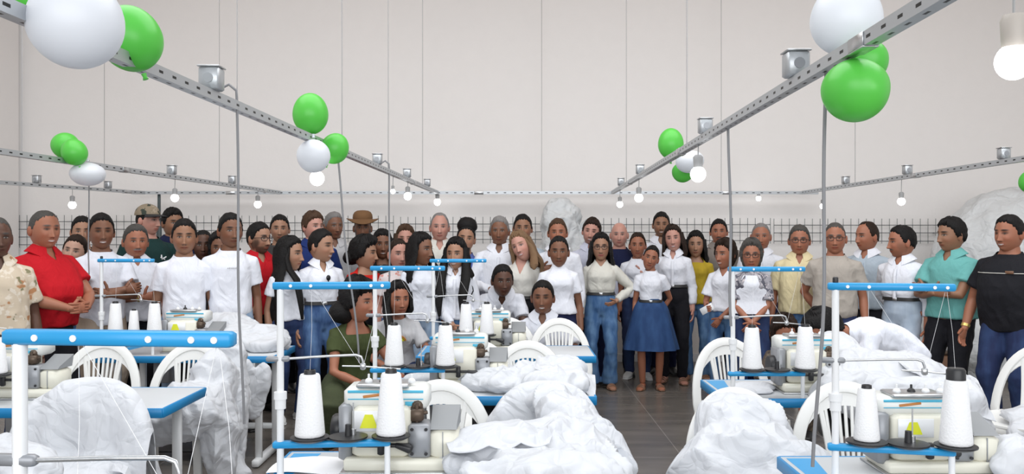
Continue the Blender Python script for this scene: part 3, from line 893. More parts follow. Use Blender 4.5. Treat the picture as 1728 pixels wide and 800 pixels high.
        lim = {'crew': .004 - .020 * fr_, 'v': .004 - .012 * fr_, 'collar': .010 - .012 * fr_, 'scoop': -.004 - .06 * fr_, 'high': .05 + 0 * fr_, 'square': -.004 - .075 * fr_}[nk]
        rad_ = np.sqrt(lx ** 2 + ly ** 2)
        cut = (lz > lim) & (rad_ < .13)
        if nk in ('v', 'collar'):
            dp = tp.get('vd', .10 if nk == 'v' else .085); wx = .062 if nk == 'v' else .046
            cut |= (ly < 0) & (lz > -dp) & (np.abs(lx) < wx * (1 - (-lz) / dp)) & (lz < .2)
        fc = cut[Fs].sum(1) < 3
        # open at the hem
        V, Fs = cull(V, Fs, fc); V = rim_smooth(V, Fs)
        mname = tp['mat']
        nm = tp.get('name', {'collar': 'shirt'}.get(nk, 't_shirt'))
        sh_o = mk(nm, (V * k, Fs.tolist()), mname, body)
        if nk == 'collar':
            q = G()
            gr = np.zeros((8, 25, 3)); ps = np.linspace(R(-158), R(158), 25)
            for i in range(8):
                t_ = i / 7
                for j, ph in enumerate(ps):
                    fr2 = max(0, -math.cos(ph)) ; 
                    rad = .068 + .034 * t_ + .022 * t_ * abs(math.sin(ph)); zz = .050 - .062 * t_ - .030 * fr2 - .050 * t_ * fr2 ** 2
                    if fem: rad *= .93
                    gr[i, j] = cc + S * (rad * math.sin(ph)) + NN_ * (rad * .98 * math.cos(ph)) + t * (zz * .8)
            q.sheet(gr, .007); q.xform(sk); mk('collar', q, tp.get('collar_mat', mname), sh_o)
        if tp.get('bib'):
            q = G(); zz_ = np.linspace(hem + .01, 1.335, 14); gr = np.zeros((14, 11, 3))
            for i, z in enumerate(zz_):
                r_ = rg.ring(z, .024 + loose * float(smooth01(1.34 - z, 0, .2)), n=24); r_ = r_[13:24]
                gr[i] = r_ * (1 - 0 * z); gr[i, :, 0] *= (.62 if z > 1.2 else .9)
                gr[i, :, 1] = np.minimum(gr[i, :, 1], r_[5, 1] * .8)
            q.sheet(gr, .004); q.xform(sk); mk('apron', q, tp['bib'], body)
        if tp.get('placket'):
            q = G(); pts = []
            for z in np.linspace(hem + .02, 1.30, 9):
                r_ = rg.ring(z, .016 + loose * float(smooth01(1.34 - z, 0, .2)), n=24); pts.append(r_[18] + (0, -.004, 0))
            q.tube(pts, (.0, .0) and [(.014, .005)] * 9, n=8, up=(0, 1, 0)); q.xform(sk); mk('button_placket', q, mname, sh_o)
        if tp.get('print'):
            kind = tp['print']
            r_ = rg.ring(1.24, .02, n=24)
            y0 = r_[18][1] - .013; q = G()
            if kind == 'logo':
                for dx, dz, a in ((0, 0, 30), (.012, .004, -30), (-.008, .010, 80)):
                    q.box((.075 + dx, y0 + .02, 1.235 + dz), (.042, .004, .010), .001, Matrix.Rotation(R(a), 3, 'Y'))
                q.xform(sk); mk('chest_logo', q, 'rack_white', sh_o, label='pale emblem on the chest')
            elif kind == 'rainbow':
                for i, (mm, r0) in enumerate((('orange', .060), ('mustard_knit', .048), ('yellow', .036), ('teal_cotton', .024))):
                    cb, tb_, Sb, Nb = rg.sp(1.24); pp = [rg.ring(1.24, .016 + loose * .6, n=24)[18] - Nb * .004 + Sb * (.0 + r0 * math.cos(a)) + tb_ * (r0 * .9 * math.sin(a) - .02) for a in np.linspace(R(10), R(170), 12)]
                    q = G(); q.tube(pp, [(.006, .004)] * 12, n=6, up=(0, 1, 0)); q.xform(sk); mk('rainbow_band', q, mm, sh_o, label='coloured arch printed on the grey shirt')
            elif kind == 'line':
                pp = [rg.ring(1.245, .02, n=24)[i] + (0, -.008, 0) for i in range(13, 24)]
                q.tube(pp, [(.003, .003)] * 11, n=6, up=(0, 0, 1)); q.xform(sk); mk('chest_stripe', q, 'ivory_cloth', sh_o, label='thin pale stripe across the chest')
                q = G(); q.box((.075, y0 + .01, 1.268), (.06, .004, .022), .001); q.xform(sk); mk('chest_print', q, 'shoe_brown', sh_o, label='small brown print on the chest')
            elif kind == 'text':
                for i in range(7): q.box((-.036 + i * .012, y0 + .008, 1.268), (.007, .003, .010 + .004 * (i % 2)), .001)
                q.xform(sk); mk('small_print', q, 'grey_white_cloth', sh_o, label='small grey print below the neckline')
            elif kind == 'sleeve':
                sh_, E_ = arms[-1][0], arms[-1][1]; p0 = sh_ * .45 + E_ * .55
                for i in range(3): q.box(p0 + (.0 + i * .018 - .01, -.075, .0), (.013, .006, .028), .001)
                q.xform(sk); mk('sleeve_badge', q, 'black_cotton', sh_o, label='small black badge on the sleeve')
    # --- trousers, skirt, dress
    bt = c.get('bot')
    if bt:
        if bt.get('kind', 'trousers') == 'trousers':
            g = G(); tk_ = bool(tp and tp.get('tuck')); g.rings([rg.ring(z, (.012 if tk_ else .002) if z > .9 else (.008 if tk_ else .003), n=22, bust=False) for z in (.80, .84, .88, .93, .98, 1.035 if tk_ else .99)])
            fl = bt.get('flare', 0); hemz = bt.get('len', .085)
            for s_, (h, K, A_) in legs.items():
                e = bt.get('e', .012)
                T_ = A_ if hemz < .1 else K + (A_ - K) * ((K[2] - hemz) / max(K[2] - A_[2], .01) if an is None else .7)
                g.tube([h + (0, 0, .04), h * .6 + K * .4, K, K * .45 + T_ * .55, T_ + (0, 0, -.02 if hemz < .1 else 0)],
                       [.084 * lw + e * .6, .078 * lw + e, .056 * lw + e, .052 * lw + e + fl * .4, .044 * (lw ** .5) + e + fl], n=14, up=(0, 1, 0))
            V, N, Fs = union(g, .015, 3)
            n1_ = noise(V * (1, 1, 1.6), 13, seed + 9, 2); V = V + N * (n1_ * .0055)[:, None]
            V[:, 2] = np.maximum(V[:, 2], .012)
            tr = mk('trousers', (V * k, Fs.tolist()), bt['mat'], body)
        else:
            L = bt['len']; g = G(); zs = np.linspace(L, 1.06 if bt.get('kind') == 'skirt' else 1.06, 14); rs = []
            th = np.arange(60) * 2 * math.pi / 60
            for z in zs:
                t = (1.06 - z) / (1.06 - L); a, b = rg.ab(max(z, .9)); a = max(a, np.interp(z, [.6, .93, 1.06], [.17, .166, a])) + .014; b = max(b, np.interp(z, [.6, .93], [.115, .11]) if z < 1 else b) + .014
                fla = bt.get('flare', .1); a += fla * t; b += fla * .9 * t
                pl = 1 + .055 * t * np.sin(th * 9 + seed) + .02 * t * np.sin(th * 4)
                c0 = rg.sp(max(z, .9))[0] if z > .9 else rg.pel + (0, 0, z - .93)
                rs.append(c0 + np.stack([a * pl * np.cos(th), b * pl * np.sin(th), 0 * th], 1))
            g.rings(rs); g.xform(sk); mk('skirt', g, bt['mat'], body)
        if bt.get('belt'):
            q = G(); r0 = rg.ring(1.018, .026, n=32, bust=False); r1 = rg.ring(1.048, .026, n=32, bust=False)
            r2 = rg.ring(1.048, .010, n=32, bust=False); r3 = rg.ring(1.018, .010, n=32, bust=False)
            q.rings([r3, r0, r1, r2], cap=False); q.xform(sk); mk('belt', q, 'leather', body)
            q = G(); q.box(rg.ring(1.033, .03, n=32)[24] + (0, -.002, 0), (.04, .008, .03), .002); q.xform(sk); mk('buckle', q, 'steel', body)
    # --- shoes
    sm_ = c.get('shoe', 'shoe_black')
    for s_, (h, K, A_) in legs.items():
        fo = nrm(c.get('foot' + ('L' if s_ < 0 else 'R'), (s_ * .22, -1, 0))); b = np.array((A_[0], A_[1], max(A_[2] - .085, 0)))
        q = G()
        if sm_ == 'sandal':
            q.tube([b - fo * .062 + (0, 0, .008), b - fo * .02 + (0, 0, .008), b + fo * .08 + (0, 0, .008), b + fo * .14 + (0, 0, .008), b + fo * .195 + (0, 0, .009)], [(.026, .007), (.035, .007), (.042, .007), (.046, .007), (.03, .007)], n=14, up=(0, 0, 1), roundcap=True)
            for dd, rr in ((.09, .044), (.125, .045)):
                sd = np.cross(fo, (0, 0, 1)); cpt = b + fo * dd
                q.tube([cpt + sd * rr * math.cos(a) + np.array((0, 0, .010 + (.050 if dd < .1 else .038) * math.sin(a))) for a in np.linspace(0, math.pi, 11)], [(.010, .003)] * 11, n=6, up=fo)
            q.xform(sk); mk('sandal', q, 'shoe_brown', body)
        else:
            q.tube([b - fo * .065 + (0, 0, .030), b - fo * .035 + (0, 0, .044), b + fo * .05 + (0, 0, .040), b + fo * .12 + (0, 0, .031), b + fo * .20 + (0, 0, .022)],
                   [(.030, .030), (.040, .046), (.046, .040), (.050, .030), (.034, .018)], n=16, up=(0, 0, 1), roundcap=True, p=2.4)
            V = q.V(); q.v = [np.column_stack([v[:, 0], v[:, 1], np.maximum(v[:, 2], b[2] + .001)]) for v in q.v]
            q.xform(sk); s_o = mk('shoe', q, sm_, body)
            q = G(); q.tube([b - fo * .068 + (0, 0, .008), b - fo * .03 + (0, 0, .008), b + fo * .06 + (0, 0, .008), b + fo * .13 + (0, 0, .008), b + fo * .212 + (0, 0, .009)], [(.03, .009), (.042, .009), (.048, .009), (.053, .009), (.035, .009)], n=14, up=(0, 0, 1), roundcap=True)
            q.xform(sk); mk('sole', q, 'shoe_white' if sm_ == 'shoe_white' else 'dark_part', s_o)
    body['head_top'] = float((hc[2] + .122 * hk) * k)
    body['head_x'] = float(hc[0] * k); body['head_y'] = float(hc[1] * k)
    return body

phone_fix = []
def fit(c, zt):
    # raise or lower the pelvis until the crown is at height zt
    for _ in range(4):
        rg = Rig(c); k = rg.k; hk = c.get('hk', 1.15) / k
        cN, tN, SN, NN = rg.sp(1.47); hz = (cN + tN * (.066 + .012 * (hk * k - 1)))[2] + .122 * hk
        p = list(c['pel']); p[2] += (zt - hz * k) / k * .9; p[2] = min(max(p[2], .22), .93); c['pel'] = tuple(p)
    c['pel'] = tuple(c['pel'])
def put_person(i, label, px, pyt, D, yaw=0, **c):
    """stand a person so that the crown of the head shows at pixel (px, top) at distance D"""
    zt = Z_at(pyt, D)
    pose = c.pop('pose', 'stand'); hairt = {'full': .02, 'curly': .035, 'afro': .045, 'long': .015, 'bob': .02, 'short': .01}.get(c.get('style', 'short'), .006)
    for_p = {'stand': (1.0, {})}
    if pose == 'stand':
        c['H'] = zt - hairt
    elif pose == 'bend':      # standing, trunk bent forward, hands on the knees
        c.update(lean=c.get('lean', 48), pel=(0, .12, .86)); c['H'] = c.get('H', 1.70)
        if not c.get('nofit'): fit(c, zt - hairt)
    elif pose == 'kneel':     # on one knee, trunk upright
        c.update(pel=(0, 0, .50), lL=(.12, .30, .085), lR=(.14, -.28, .10), lean=c.get('lean', 10)); c['H'] = c.get('H', 1.70); fit(c, zt - hairt)
    elif pose == 'crouch':
        c.update(pel=(0, 0, .36), lL=(.17, .10, .085), lR=(.17, .16, .085), lean=c.get('lean', 16), kneeout=.55); c['H'] = c.get('H', 1.60); fit(c, zt - hairt)
    elif pose == 'sit':
        c.update(pel=(0, 0, .54), lL=(.12, .42, .085), lR=(.12, .42, .085), lean=c.get('lean', 8), kneeout=.15); c['H'] = c.get('H', 1.65); fit(c, zt - hairt)
    c['seed'] = i
    b = build_person(c)
    X = X_at(px, D); ang = math.atan2(X, D) * -1.0 + R(yaw)
    hx, hy = b['head_x'], b['head_y']; del b['head_x'], b['head_y']; ht = b['head_top']; del b['head_top']
    b.rotation_euler = (0, 0, ang)
    ca, sa = math.cos(ang), math.sin(ang)
    b.location = (X - (ca * hx - sa * hy), D - (sa * hx + ca * hy), 0.0)
    if pose != 'stand': print('POSE', label[:30], 'crown z', round(ht, 3), 'wanted', round(zt, 3))
    tag(b, label, 'person')
    return b
# ------------------------------------------------------------------ room shell
WY = 10.6
g = G(); g.box((0, 4.3, -.05), (14.0, 13.4, .10), .001); struct('floor', g, 'floor')
g = G(); g.box((0.2, WY + .1, 2.9), (14.4, .2, 5.9), .001); struct('wall_back', g, 'wall')
g = G(); g.box((-6.17, 5.5, 2.9), (.2, 10.0, 5.9), .001); struct('wall_left', g, 'wall')
g = G(); g.box((6.9, 6.5, 2.9), (.2, 8.0, 5.9), .001); struct('wall_right', g, 'wall')
g = G(); g.box((0.3, 7.4, 5.85), (14.4, 6.8, .10), .001); struct('added_ceiling', g, M['added_ceiling'])  # unseen partial cover, added to dim and warm the upper wall
g = G(); g.box((0.3, WY - .010, .05), (12.9, .02, .10), .004); struct('baseboard_back', g, 'rack_white')

# ------------------------------------------------------------------ dark wire grids on the back wall, behind the heads
def grid_panel(x0, x1, zs, top, bottom, lab):
    t = thing('wire_grid_panel', lab, 'wire grid', ((x0 + x1) / 2, WY - .06, bottom))
    w = (x1 - x0) / 2; n = max(2, int(round((x1 - x0) / .094)))
    g = G()
    for i in range(n + 1):
        x = -w + 2 * w * i / n
        g.tube([(x, 0, 0), (x, 0, top - bottom)], .0032, n=6)
    mk('upright_wires', g, 'grid', t)
    g = G()
    for z in zs: g.tube([(-w, .008, z - bottom), (w, .008, z - bottom)], .0040, n=6)
    mk('cross_wires', g, 'grid', t)
    for x in (-w + .1, w - .1):
        g = G(); g.tube([(x, 0, zs[1] - bottom), (x, .055, zs[1] - bottom)], .008, n=8); mk('wall_hook', g, 'steel', t)
def zg(py): return EYE - (py - 400) * (WY - .06) / F
def xg(px): return (px - 864) * (WY - .06) / F
grid_panel(xg(-30), xg(272), [zg(374), zg(387), zg(400), zg(413)], zg(363), zg(418), 'dark wire grid on the wall behind the man in the red polo')
grid_panel(xg(280), xg(664), [zg(376), zg(389), zg(402)], zg(364), zg(409), 'dark wire grid on the wall behind the man in the brown hat')
grid_panel(xg(676), xg(916), [zg(378), zg(391), zg(404)], zg(366), zg(411), 'dark wire grid behind the grey-haired person, ending at the white bundle')
grid_panel(xg(1006), xg(1300), [zg(379), zg(392), zg(406)], zg(368), zg(411), 'dark wire grid on the wall behind the tallest man in white')
grid_panel(xg(1306), xg(1592), [zg(380), zg(393), zg(407)], zg(369), zg(411), 'dark wire grid behind the moustached person, ending at the big bale')

# ------------------------------------------------------------------ wrapped bundles against the wall
def bundle(name, label, cat, blobs, mat_, seed, voxel=.03, amp=.03, freq=5):
    g = G()
    for c_, r_ in blobs: g.ball(c_, r_, 24, 16)
    V, N, Fs = union(g, voxel, 6)
    n = 1 - 2 * np.abs(noise(V, freq, seed, 3)); V = V + N * (n * amp)[:, None]
    V[:, 2] = np.maximum(V[:, 2], 0.001)
    lo = V.min(0); c0 = np.array(((lo[0] + V[:, 0].max()) / 2, (lo[1] + V[:, 1].max()) / 2, lo[2]))
    o = mk(name, (V - c0, Fs.tolist()), mat_); o.location = c0
    return tag(o, label, cat)
bundle('wrapped_bundle', 'tall white bundle in clear wrap against the wall, centre', 'bundle',
       [((.62, 9.95, .55), (.34, .30, .58)), ((.60, 9.97, 1.15), (.30, .27, .50)), ((.57, 10.0, 1.68), (.20, .20, .30)), ((.88, 10.0, 1.25), (.22, .22, .42)), ((.50, 10.0, 1.80), (.10, .15, .17)), ((.68, 10.0, 1.78), (.10, .15, .13)), ((.92, 10.0, 1.5), (.13, .18, .25))], 'film', 3, .025, .05, 8)
bundle('wrapped_bale', 'huge round grey-white bale in clear wrap behind the teal and black shirts', 'bale',
       [((5.62, 9.55, 1.22), (.86, .70, .86)), ((5.3, 9.6, .45), (.80, .66, .55)), ((6.0, 9.6, .5), (.7, .66, .6)), ((5.9, 9.5, 1.0), (.75, .6, .8))], 'film', 8, .04, .035, 4)
g = G(); g.box((0, 0, .15), (.42, .30, .30), .02); g2 = G(); g2.box((0, 0, .315), (.44, .32, .03), .01)
t = thing('storage_box', 'low brown box on the floor between the light jeans and the black trousers', 'box', (4.55, 9.2, 0))
mk('box_body', g, 'shoe_brown', t); mk('box_lid', g2, 'brown_part', t)

# ------------------------------------------------------------------ sewing tables
TW, TD, TH = 1.20, .56, .75
def make_table():
    t = thing('sewing_table', '', 'table')
    g = G(); g.box((TW / 2, TD / 2, TH - .014), (TW - .006, TD - .006, .028), .003); mk('table_top', g, 'table_top', t)
    g = G(); g.box((TW / 2, 0, TH - .022), (TW, .012, .046), .004); mk('front_edging', g, 'blue_edge', t, label='blue edge strip')
    g = G(); g.box((TW / 2, TD, TH - .022), (TW, .012, .046), .004); mk('rear_edging', g, 'blue_edge', t, label='blue edge strip')
    for x in (0, TW):
        g = G(); g.box((x, TD / 2, TH - .022), (.012, TD, .046), .004); mk('side_edging', g, 'blue_edge', t, label='blue edge strip')
    g = G()                                                       # printed blue wedge at the left end of the top
    gr = np.zeros((2, 2, 3)); gr[0, 0] = (.02, TD - .03, TH + .0005); gr[0, 1] = (.12, TD - .03, TH + .0005); gr[1, 0] = (.02, .06, TH + .0005); gr[1, 1] = (.06, .06, TH + .0005)
    g.sheet(gr, .0012); mk('blue_corner_stripe', g, 'blue_bar', t, label='blue stripe on the grey top')
    for x in (.12, TW - .12):
        for y in (.08, TD - .08):
            g = G(); g.box((x, y, .37), (.045, .030, .70), .004); mk('leg', g, 'enamel_white', t)
        g = G(); g.box((x, TD / 2, .03), (.05, TD + .02, .05), .008); mk('foot_bar', g, 'enamel_white', t)
    g = G(); g.box((TW / 2, TD - .08, .18), (TW - .28, .03, .04), .004); mk('cross_bar', g, 'enamel_white', t)
    g = G(); g.box((TW / 2 - .05, TD / 2, .10), (.40, .26, .02), .004, Matrix.Rotation(R(12), 3, 'X')); mk('treadle', g, 'dark_part', t)
    g = G(); g.lathe([(.0, -.13), (.075, -.13), (.08, -.12), (.08, .10), (.05, .12), (0, .12)], (TW / 2 + .1, TD / 2, .58), 20, 'x'); mk('motor', g, 'dark_part', t)
    g = G(); g.box((TW / 2 - .32, TD - .10, .58), (.12, .10, .16), .008); mk('control_box', g, 'grey_plate', t)
    return t

# ------------------------------------------------------------------ thread stands and cones
BAR, ZT, ZL = .358, 1.39, .875
def make_stand():
    t = thing('thread_stand', '', 'thread stand')
    g = G(); g.tube([(0, 0, TH), (0, 0, 1.395)], .0115, n=14); g.lathe([(0, 0), (.03, 0), (.03, .006), (.015, .014), (0, .014)], (0, 0, TH), 16); mk('pole', g, 'enamel_white', t)
    g = G(); g.lathe([(0, -.018), (.018, -.018), (.018, .018), (0, .018)], (0, 0, ZT - .385), 14); g.lathe([(0, -.012), (.021, -.012), (.021, .012), (0, .012)], (0, 0, 1.03), 14); mk('pole_joint', g, 'enamel_white', t)
    g = G(); g.box((BAR / 2 - .012, 0, ZT), (BAR + .024, .028, .024), .004); tb = mk('top_bar', g, 'blue_bar', t)
    for i, x in enumerate((.035, .10, .225, .295, .332)):
        g = G(); g.lathe([(0, -.016), (.0055, -.016), (.0055, .016), (0, .016)], (x, 0, ZT), 10, 'y'); mk('thread_eyelet', g, 'enamel_white', tb, label='white eyelet')
    g = G(); g.box((BAR / 2 - .012, 0, ZL - .006), (BAR + .024, .030, .022), .004); lb = mk('cone_rail', g, 'blue_bar', t)
    for x in (.095, .22, .36):
        g = G(); g.lathe([(0, 0), (.050, 0), (.064, .007), (.064, .012), (.045, .014), (.012, .014), (.010, .05), (0, .05)], (x, .0, ZL + .006), 22); mk('cone_tray', g, 'dark_part', lb, label='black round tray')
    g = G(); g.tube([(.348, .0, TH), (.348, 0, ZL - .015)], .010, n=12); mk('support_post', g, 'enamel_white', t)
    g = G(); g.tube([(.235, .012, ZL + .01), (.235, .012, ZL + .125)], .0025, n=6); g.lathe([(0, 0), (.010, 0), (.010, .03), (0, .03)], (.235, .012, ZL + .008), 10); mk('spool_pin', g, 'steel', t)
    g = G(); g.box((-.008, 0, 1.150), (.075, .020, .018), .004); cl = mk('rod_clamp', g, 'grey_plate', t)
    g = G(); g.tube([(.02, 0, 1.150), (.15, .0, 1.157), (.245, 0, 1.160), (.262, 0, 1.154), (.268, 0, 1.138), (.268, 0, 1.110)], .0042, n=8, up=(0, 1, 0)); mk('guide_rod', g, 'steel', cl)
    g = G(); g.tube([(.20, 0, 1.124), (.268, 0, 1.122), (.39, .02, 1.108)], .0024, n=6); g.box((.268, 0, 1.122), (.018, .014, .022), .003); mk('tension_wire', g, 'steel', cl)
    g = G()
    for x0, x1 in ((.095, .10), (.36, .332)):
        g.tube([(x0, 0, ZL + .22), ((x0 + x1) / 2 + .004, 0, 1.25), (x1, 0, ZT)], .0005, n=5)
        g.tube([(x1, 0, ZT), (.268, .0, 1.115)], .0005, n=5)
    mk('loose_thread', g, 'thread', t, label='thin white threads')
    return t
def make_cone():
    t = thing('thread_cone', '', 'thread cone')
    g = G(); g.lathe([(0, 0), (.045, 0), (.049, .004), (.0490, .012), (.0335, .196), (.030, .203), (0, .203)], n=28); mk('wound_thread', g, 'thread', t)
    g = G(); g.lathe([(.0, .200), (.020, .200), (.0185, .216), (.014, .217), (.013, .205), (0, .205)], n=18); mk('cone_core', g, 'dark_part', t, label='dark core tip')
    return t

# ------------------------------------------------------------------ overlock machine (rear side towards the photographer)
def make_machine():
    t = thing('overlock_machine', '', 'sewing machine')
    g = G(); g.box((.17, .10, .030), (.36, .20, .045), .006); mk('bed', g, 'cream', t)
    g = G(); g.box((.115, .10, .145), (.20, .17, .19), .016); b = mk('body', g, 'cream', t)
    g = G(); g.box((.125, .13, .262), (.29, .15, .085), .014); h = mk('upper_head', g, 'cream_light', t)
    g = G(); g.box((.125, .0545, .290), (.26, .004, .010), .001); g.box((.125, .0545, .262), (.26, .004, .004), .001); mk('blue_stripes', g, 'cyan', h, label='blue printed stripes')
    g = G(); g.box((.085, .054, .276), (.075, .004, .010), .001, Matrix.Rotation(R(-8), 3, 'Y')); mk('orange_stripe', g, 'orange', h, label='orange printed flash')
    g = G(); g.box((.215, .054, .245), (.045, .004, .016), .001); mk('name_print', g, 'cyan', h, label='blue printed mark')
    g = G(); g.box((.115, .10, .312), (.18, .11, .014), .004); mk('top_plate', g, 'steel', h)
    for x in (.06, .11, .16, .21):
        g = G(); g.lathe([(0, 0), (.012, 0), (.014, .006), (.010, .014), (.004, .018), (.004, .032), (0, .034)], (x, .10, .316), 14); mk('tension_dial', g, 'dark_part' if x in (.11,) else 'enamel_white', h)
    g = G(); g.box((-.012, .10, .14), (.045, .13, .21), .014); mk('belt_cover', g, 'grey_plate', t, label='dark grey side cover')
    g = G(); g.lathe([(0, -.02), (.052, -.02), (.058, -.012), (.058, .012), (.050, .02), (.0, .02)], (-.045, .10, .14), 24, 'x'); mk('handwheel', g, 'dark_part', t)
    # yellow warning triangle on a white plate
    g = G(); g.box((.085, .012, .190), (.12, .004, .075), .001); pl = mk('warning_plate', g, 'enamel_white', t)
    g = G(); gr = np.zeros((2, 2, 3)); gr[0, 0] = (.045, .008, .165); gr[0, 1] = (.105, .008, .165); gr[1, 0] = (.062, .008, .215); gr[1, 1] = (.088, .008, .215)
    g.sheet(gr, .002); mk('warning_sign', g, 'yellow', pl, label='yellow warning mark')
    g = G(); g.box((.125, -.004, .105), (.185, .016, .014), .004); g.box((.120, -.012, .105), (.024, .022, .066), .005); g.tube([(.17, -.004, .105), (.215, -.004, .092)], [.010, .018], n=10, roundcap=True); mk('lifter_lever', g, 'dark_part', t, label='black cross lever')
    g = G(); g.box((.245, .06, .115), (.075, .10, .125), .008); cp = mk('looper_cover', g, 'grey_plate', t)
    g = G()
    for dx in (-.024, .024):
        for dz in (-.045, .045): g.lathe([(0, -.003), (.006, -.003), (.006, .003), (0, .003)], (.245 + dx, .008, .115 + dz), 8, 'y')
    mk('screws', g, 'dark_part', cp)
    g = G(); g.tube([(.215, .08, .19), (.235, .06, .24), (.25, .09, .27)], [.018, .022, .012], n=10); g.box((.232, .06, .205), (.05, .06, .05), .008); g.tube([(.205, .05, .20), (.27, .05, .215)], .007, n=8); g.tube([(.235, .04, .25), (.235, .04, .18)], .006, n=8); mk('needle_mechanism', g, 'brown_part', t, label='oily dark needle mechanism')
    g = G(); g.box((.325, .09, .10), (.105, .15, .12), .022); fc = mk('front_cover', g, 'cream', t)
    q = [(.280, .022), (.372, .022), (.378, .150), (.276, .150)]
    g = G(); g.rings([np.array([(x, y, .156) for x, y in q]), np.array([(x * .97 + .010, y + .020, .156 + .05 * (y > .1) + .012) for x, y in q])]); mk('finger_guard', g, 'guard', fc, label='grey slanted guard')
    g = G(); g.box((.325, .014, .10), (.003, .006, .10), .001); mk('cover_seam', g, 'grey_plate', fc)
    g = G(); g.box((.20, .10, .004), (.44, .24, .008), .003); mk('oil_tray', g, 'steel', t)
    return t

# ------------------------------------------------------------------ monobloc plastic chair (back at y = +.22, sitter looks towards -y)
def make_chair():
    t = thing('plastic_chair', '', 'chair')
    def bend(u, z, off=0.0):       # u across, z height -> on the curved, reclined back
        y = .17 + (z - .43) * .24 - .55 * (u * u) + off
        return (u, y, z)
    def prof(a):                    # outer arch
        zz = .43 + .43 * math.sin(a) ** .8 if math.sin(a) > 0 else .43
        return (.235 * math.cos(a) * (1 + .06 * math.sin(a)), zz)
    g = G()
    pts = [bend(.225, .40)] + [bend(*prof(a)) for a in np.linspace(.06, math.pi - .06, 26)] + [bend(-.225, .40)]
    g.tube(pts, [(.029, .013)] * len(pts), n=10, up=(0, 1, 0), p=3)
    # crest panel filling the top of the arch
    gr = np.zeros((6, 19, 3))
    for i in range(6):
        for j in range(19):
            u = -.175 + .35 * j / 18; zt = .43 + .43 * (max(0, 1 - (u / .245) ** 2)) ** .42 - .008
            gr[i, j] = bend(u, zt - i / 5 * (.075 - .8 * u * u))
    g.sheet(gr, .010)
    for sg in (-1, 1):              # the two inner members of the splat
        p = [bend(sg * (.076 + .042 * (q ** 1.6)), .43 + .37 * q) for q in np.linspace(0, 1, 9)]
        g.tube(p, [(.0125, .009)] * 9, n=8, up=(0, 1, 0), p=3)
    for i in range(7):
        q = (i - 3) / 3.0
        p = [bend(q * (.058 + .032 * s_), .43 + (.37 - .03 * q * q) * s_) for s_ in np.linspace(0, 1, 5)]
        g.tube(p, [(.0078, .0055)] * 5, n=6, up=(0, 1, 0), p=3)
    p = [bend(u, .44) for u in np.linspace(-.225, .225, 11)]
    g.tube(p, [(.012, .02)] * 11, n=8, up=(0, 0, 1), p=3)
    mk('backrest', g, 'plastic_white', t)
    gr = np.zeros((14, 14, 3))
    for i in range(14):
        for j in range(14):
            u = -1 + 2 * j / 13; q = -1 + 2 * i / 13
            gr[i, j] = (u * (.225 + .012 * q * -1) * (1 - .10 * max(0, -q) * q * q), .195 * q - .01, .44 - .022 * (1 - u * u) * (1 - q * q) - .03 * max(0, -q - .6) + .012 * u * u)
    g = G(); g.sheet(gr, .012); mk('seat', g, 'plastic_white', t)
    for sx in (-1, 1):
        g = G(); g.tube([(sx * .212, -.17, .43), (sx * .222, -.185, .25), (sx * .240, -.215, .002)], [(.030, .020), (.026, .017), (.022, .014)], n=10, up=(0, 1, 0), p=3); mk('leg', g, 'plastic_white', t)
        g = G(); g.tube([(sx * .218, .15, .43), (sx * .228, .19, .25), (sx * .245, .245, .002)], [(.030, .020), (.026, .017), (.022, .014)], n=10, up=(0, 1, 0), p=3); mk('leg', g, 'plastic_white', t)
        g = G(); g.tube([(sx * .215, -.18, .405), (sx * .222, .16, .405)], [(.008, .025)] * 2, n=8, up=(0, 0, 1)); mk('side_apron', g, 'plastic_white', t)
    g = G(); g.tube([(-.21, -.185, .40), (0, -.20, .40), (.21, -.185, .40)], [(.025, .006)] * 3, n=8, up=(0, 1, 0)); mk('front_apron', g, 'plastic_white', t)
    return t

def place_all(maker, items):
    src = None
    for it in items:
        if src is None: o = src = maker()
        else: o = copy_tree(src)
        loc, rz, label, group = it[:4]
        o.location = loc; o.rotation_euler = (0, 0, rz); o['label'] = label
        if group: o['group'] = group
        if len(it) > 4: o.scale = it[4]
        yield o

def row_rot(): return 0.0
tables = [
 # row left, centre, right ; x of the left end, y of the near edge
 (-2.83, 2.45, 'nearest of the left row, buried in fabric by the draped chair'),
 (-2.83, 3.98, 'second of the left row, its blue corner behind the draped chair'),
 (-2.80, 5.72, 'rear of the left row, before the three white T-shirts'),
 (-.825, 2.62, 'nearest table of the centre row under the large white fabric heap'),
 (-.78, 4.28, 'middle of the centre row, fabric on its right half'),
 (-.64, 5.72, 'rear of the centre row, its bare right end by the cream blouse'),
 (.97, 2.55, 'nearest table of the right row with the capped cone stand'),
 (1.06, 4.22, 'second table of the right row, blue edge facing the draped chair'),
]
for o in place_all(make_table, [((x, y, 0), 0, 'grey-topped sewing table, ' + l, 'sewing tables in three rows') for x, y, l in tables]): pass
TZ = TH + .001
stands = [(-.79, 1.37, 'in the near left corner, the largest of all'), (-.76, 2.80, 'on the nearest centre table, before the longest black hair'),
          (-.70, 4.36, 'on the middle centre table, before the grey rainbow T-shirt'), (-.53, 5.75, 'on the rear centre table, before the wavy black hair'),
          (1.05, 2.77, 'nearest in the right row, reaching the pale jeans'), (1.10, 4.25, 'on the second right table, before the apron'),
          (-2.83, 4.10, 'cut by the left picture edge, before the floral shirt'), (-2.79, 5.80, 'on the rear left table, before the moustached person')]
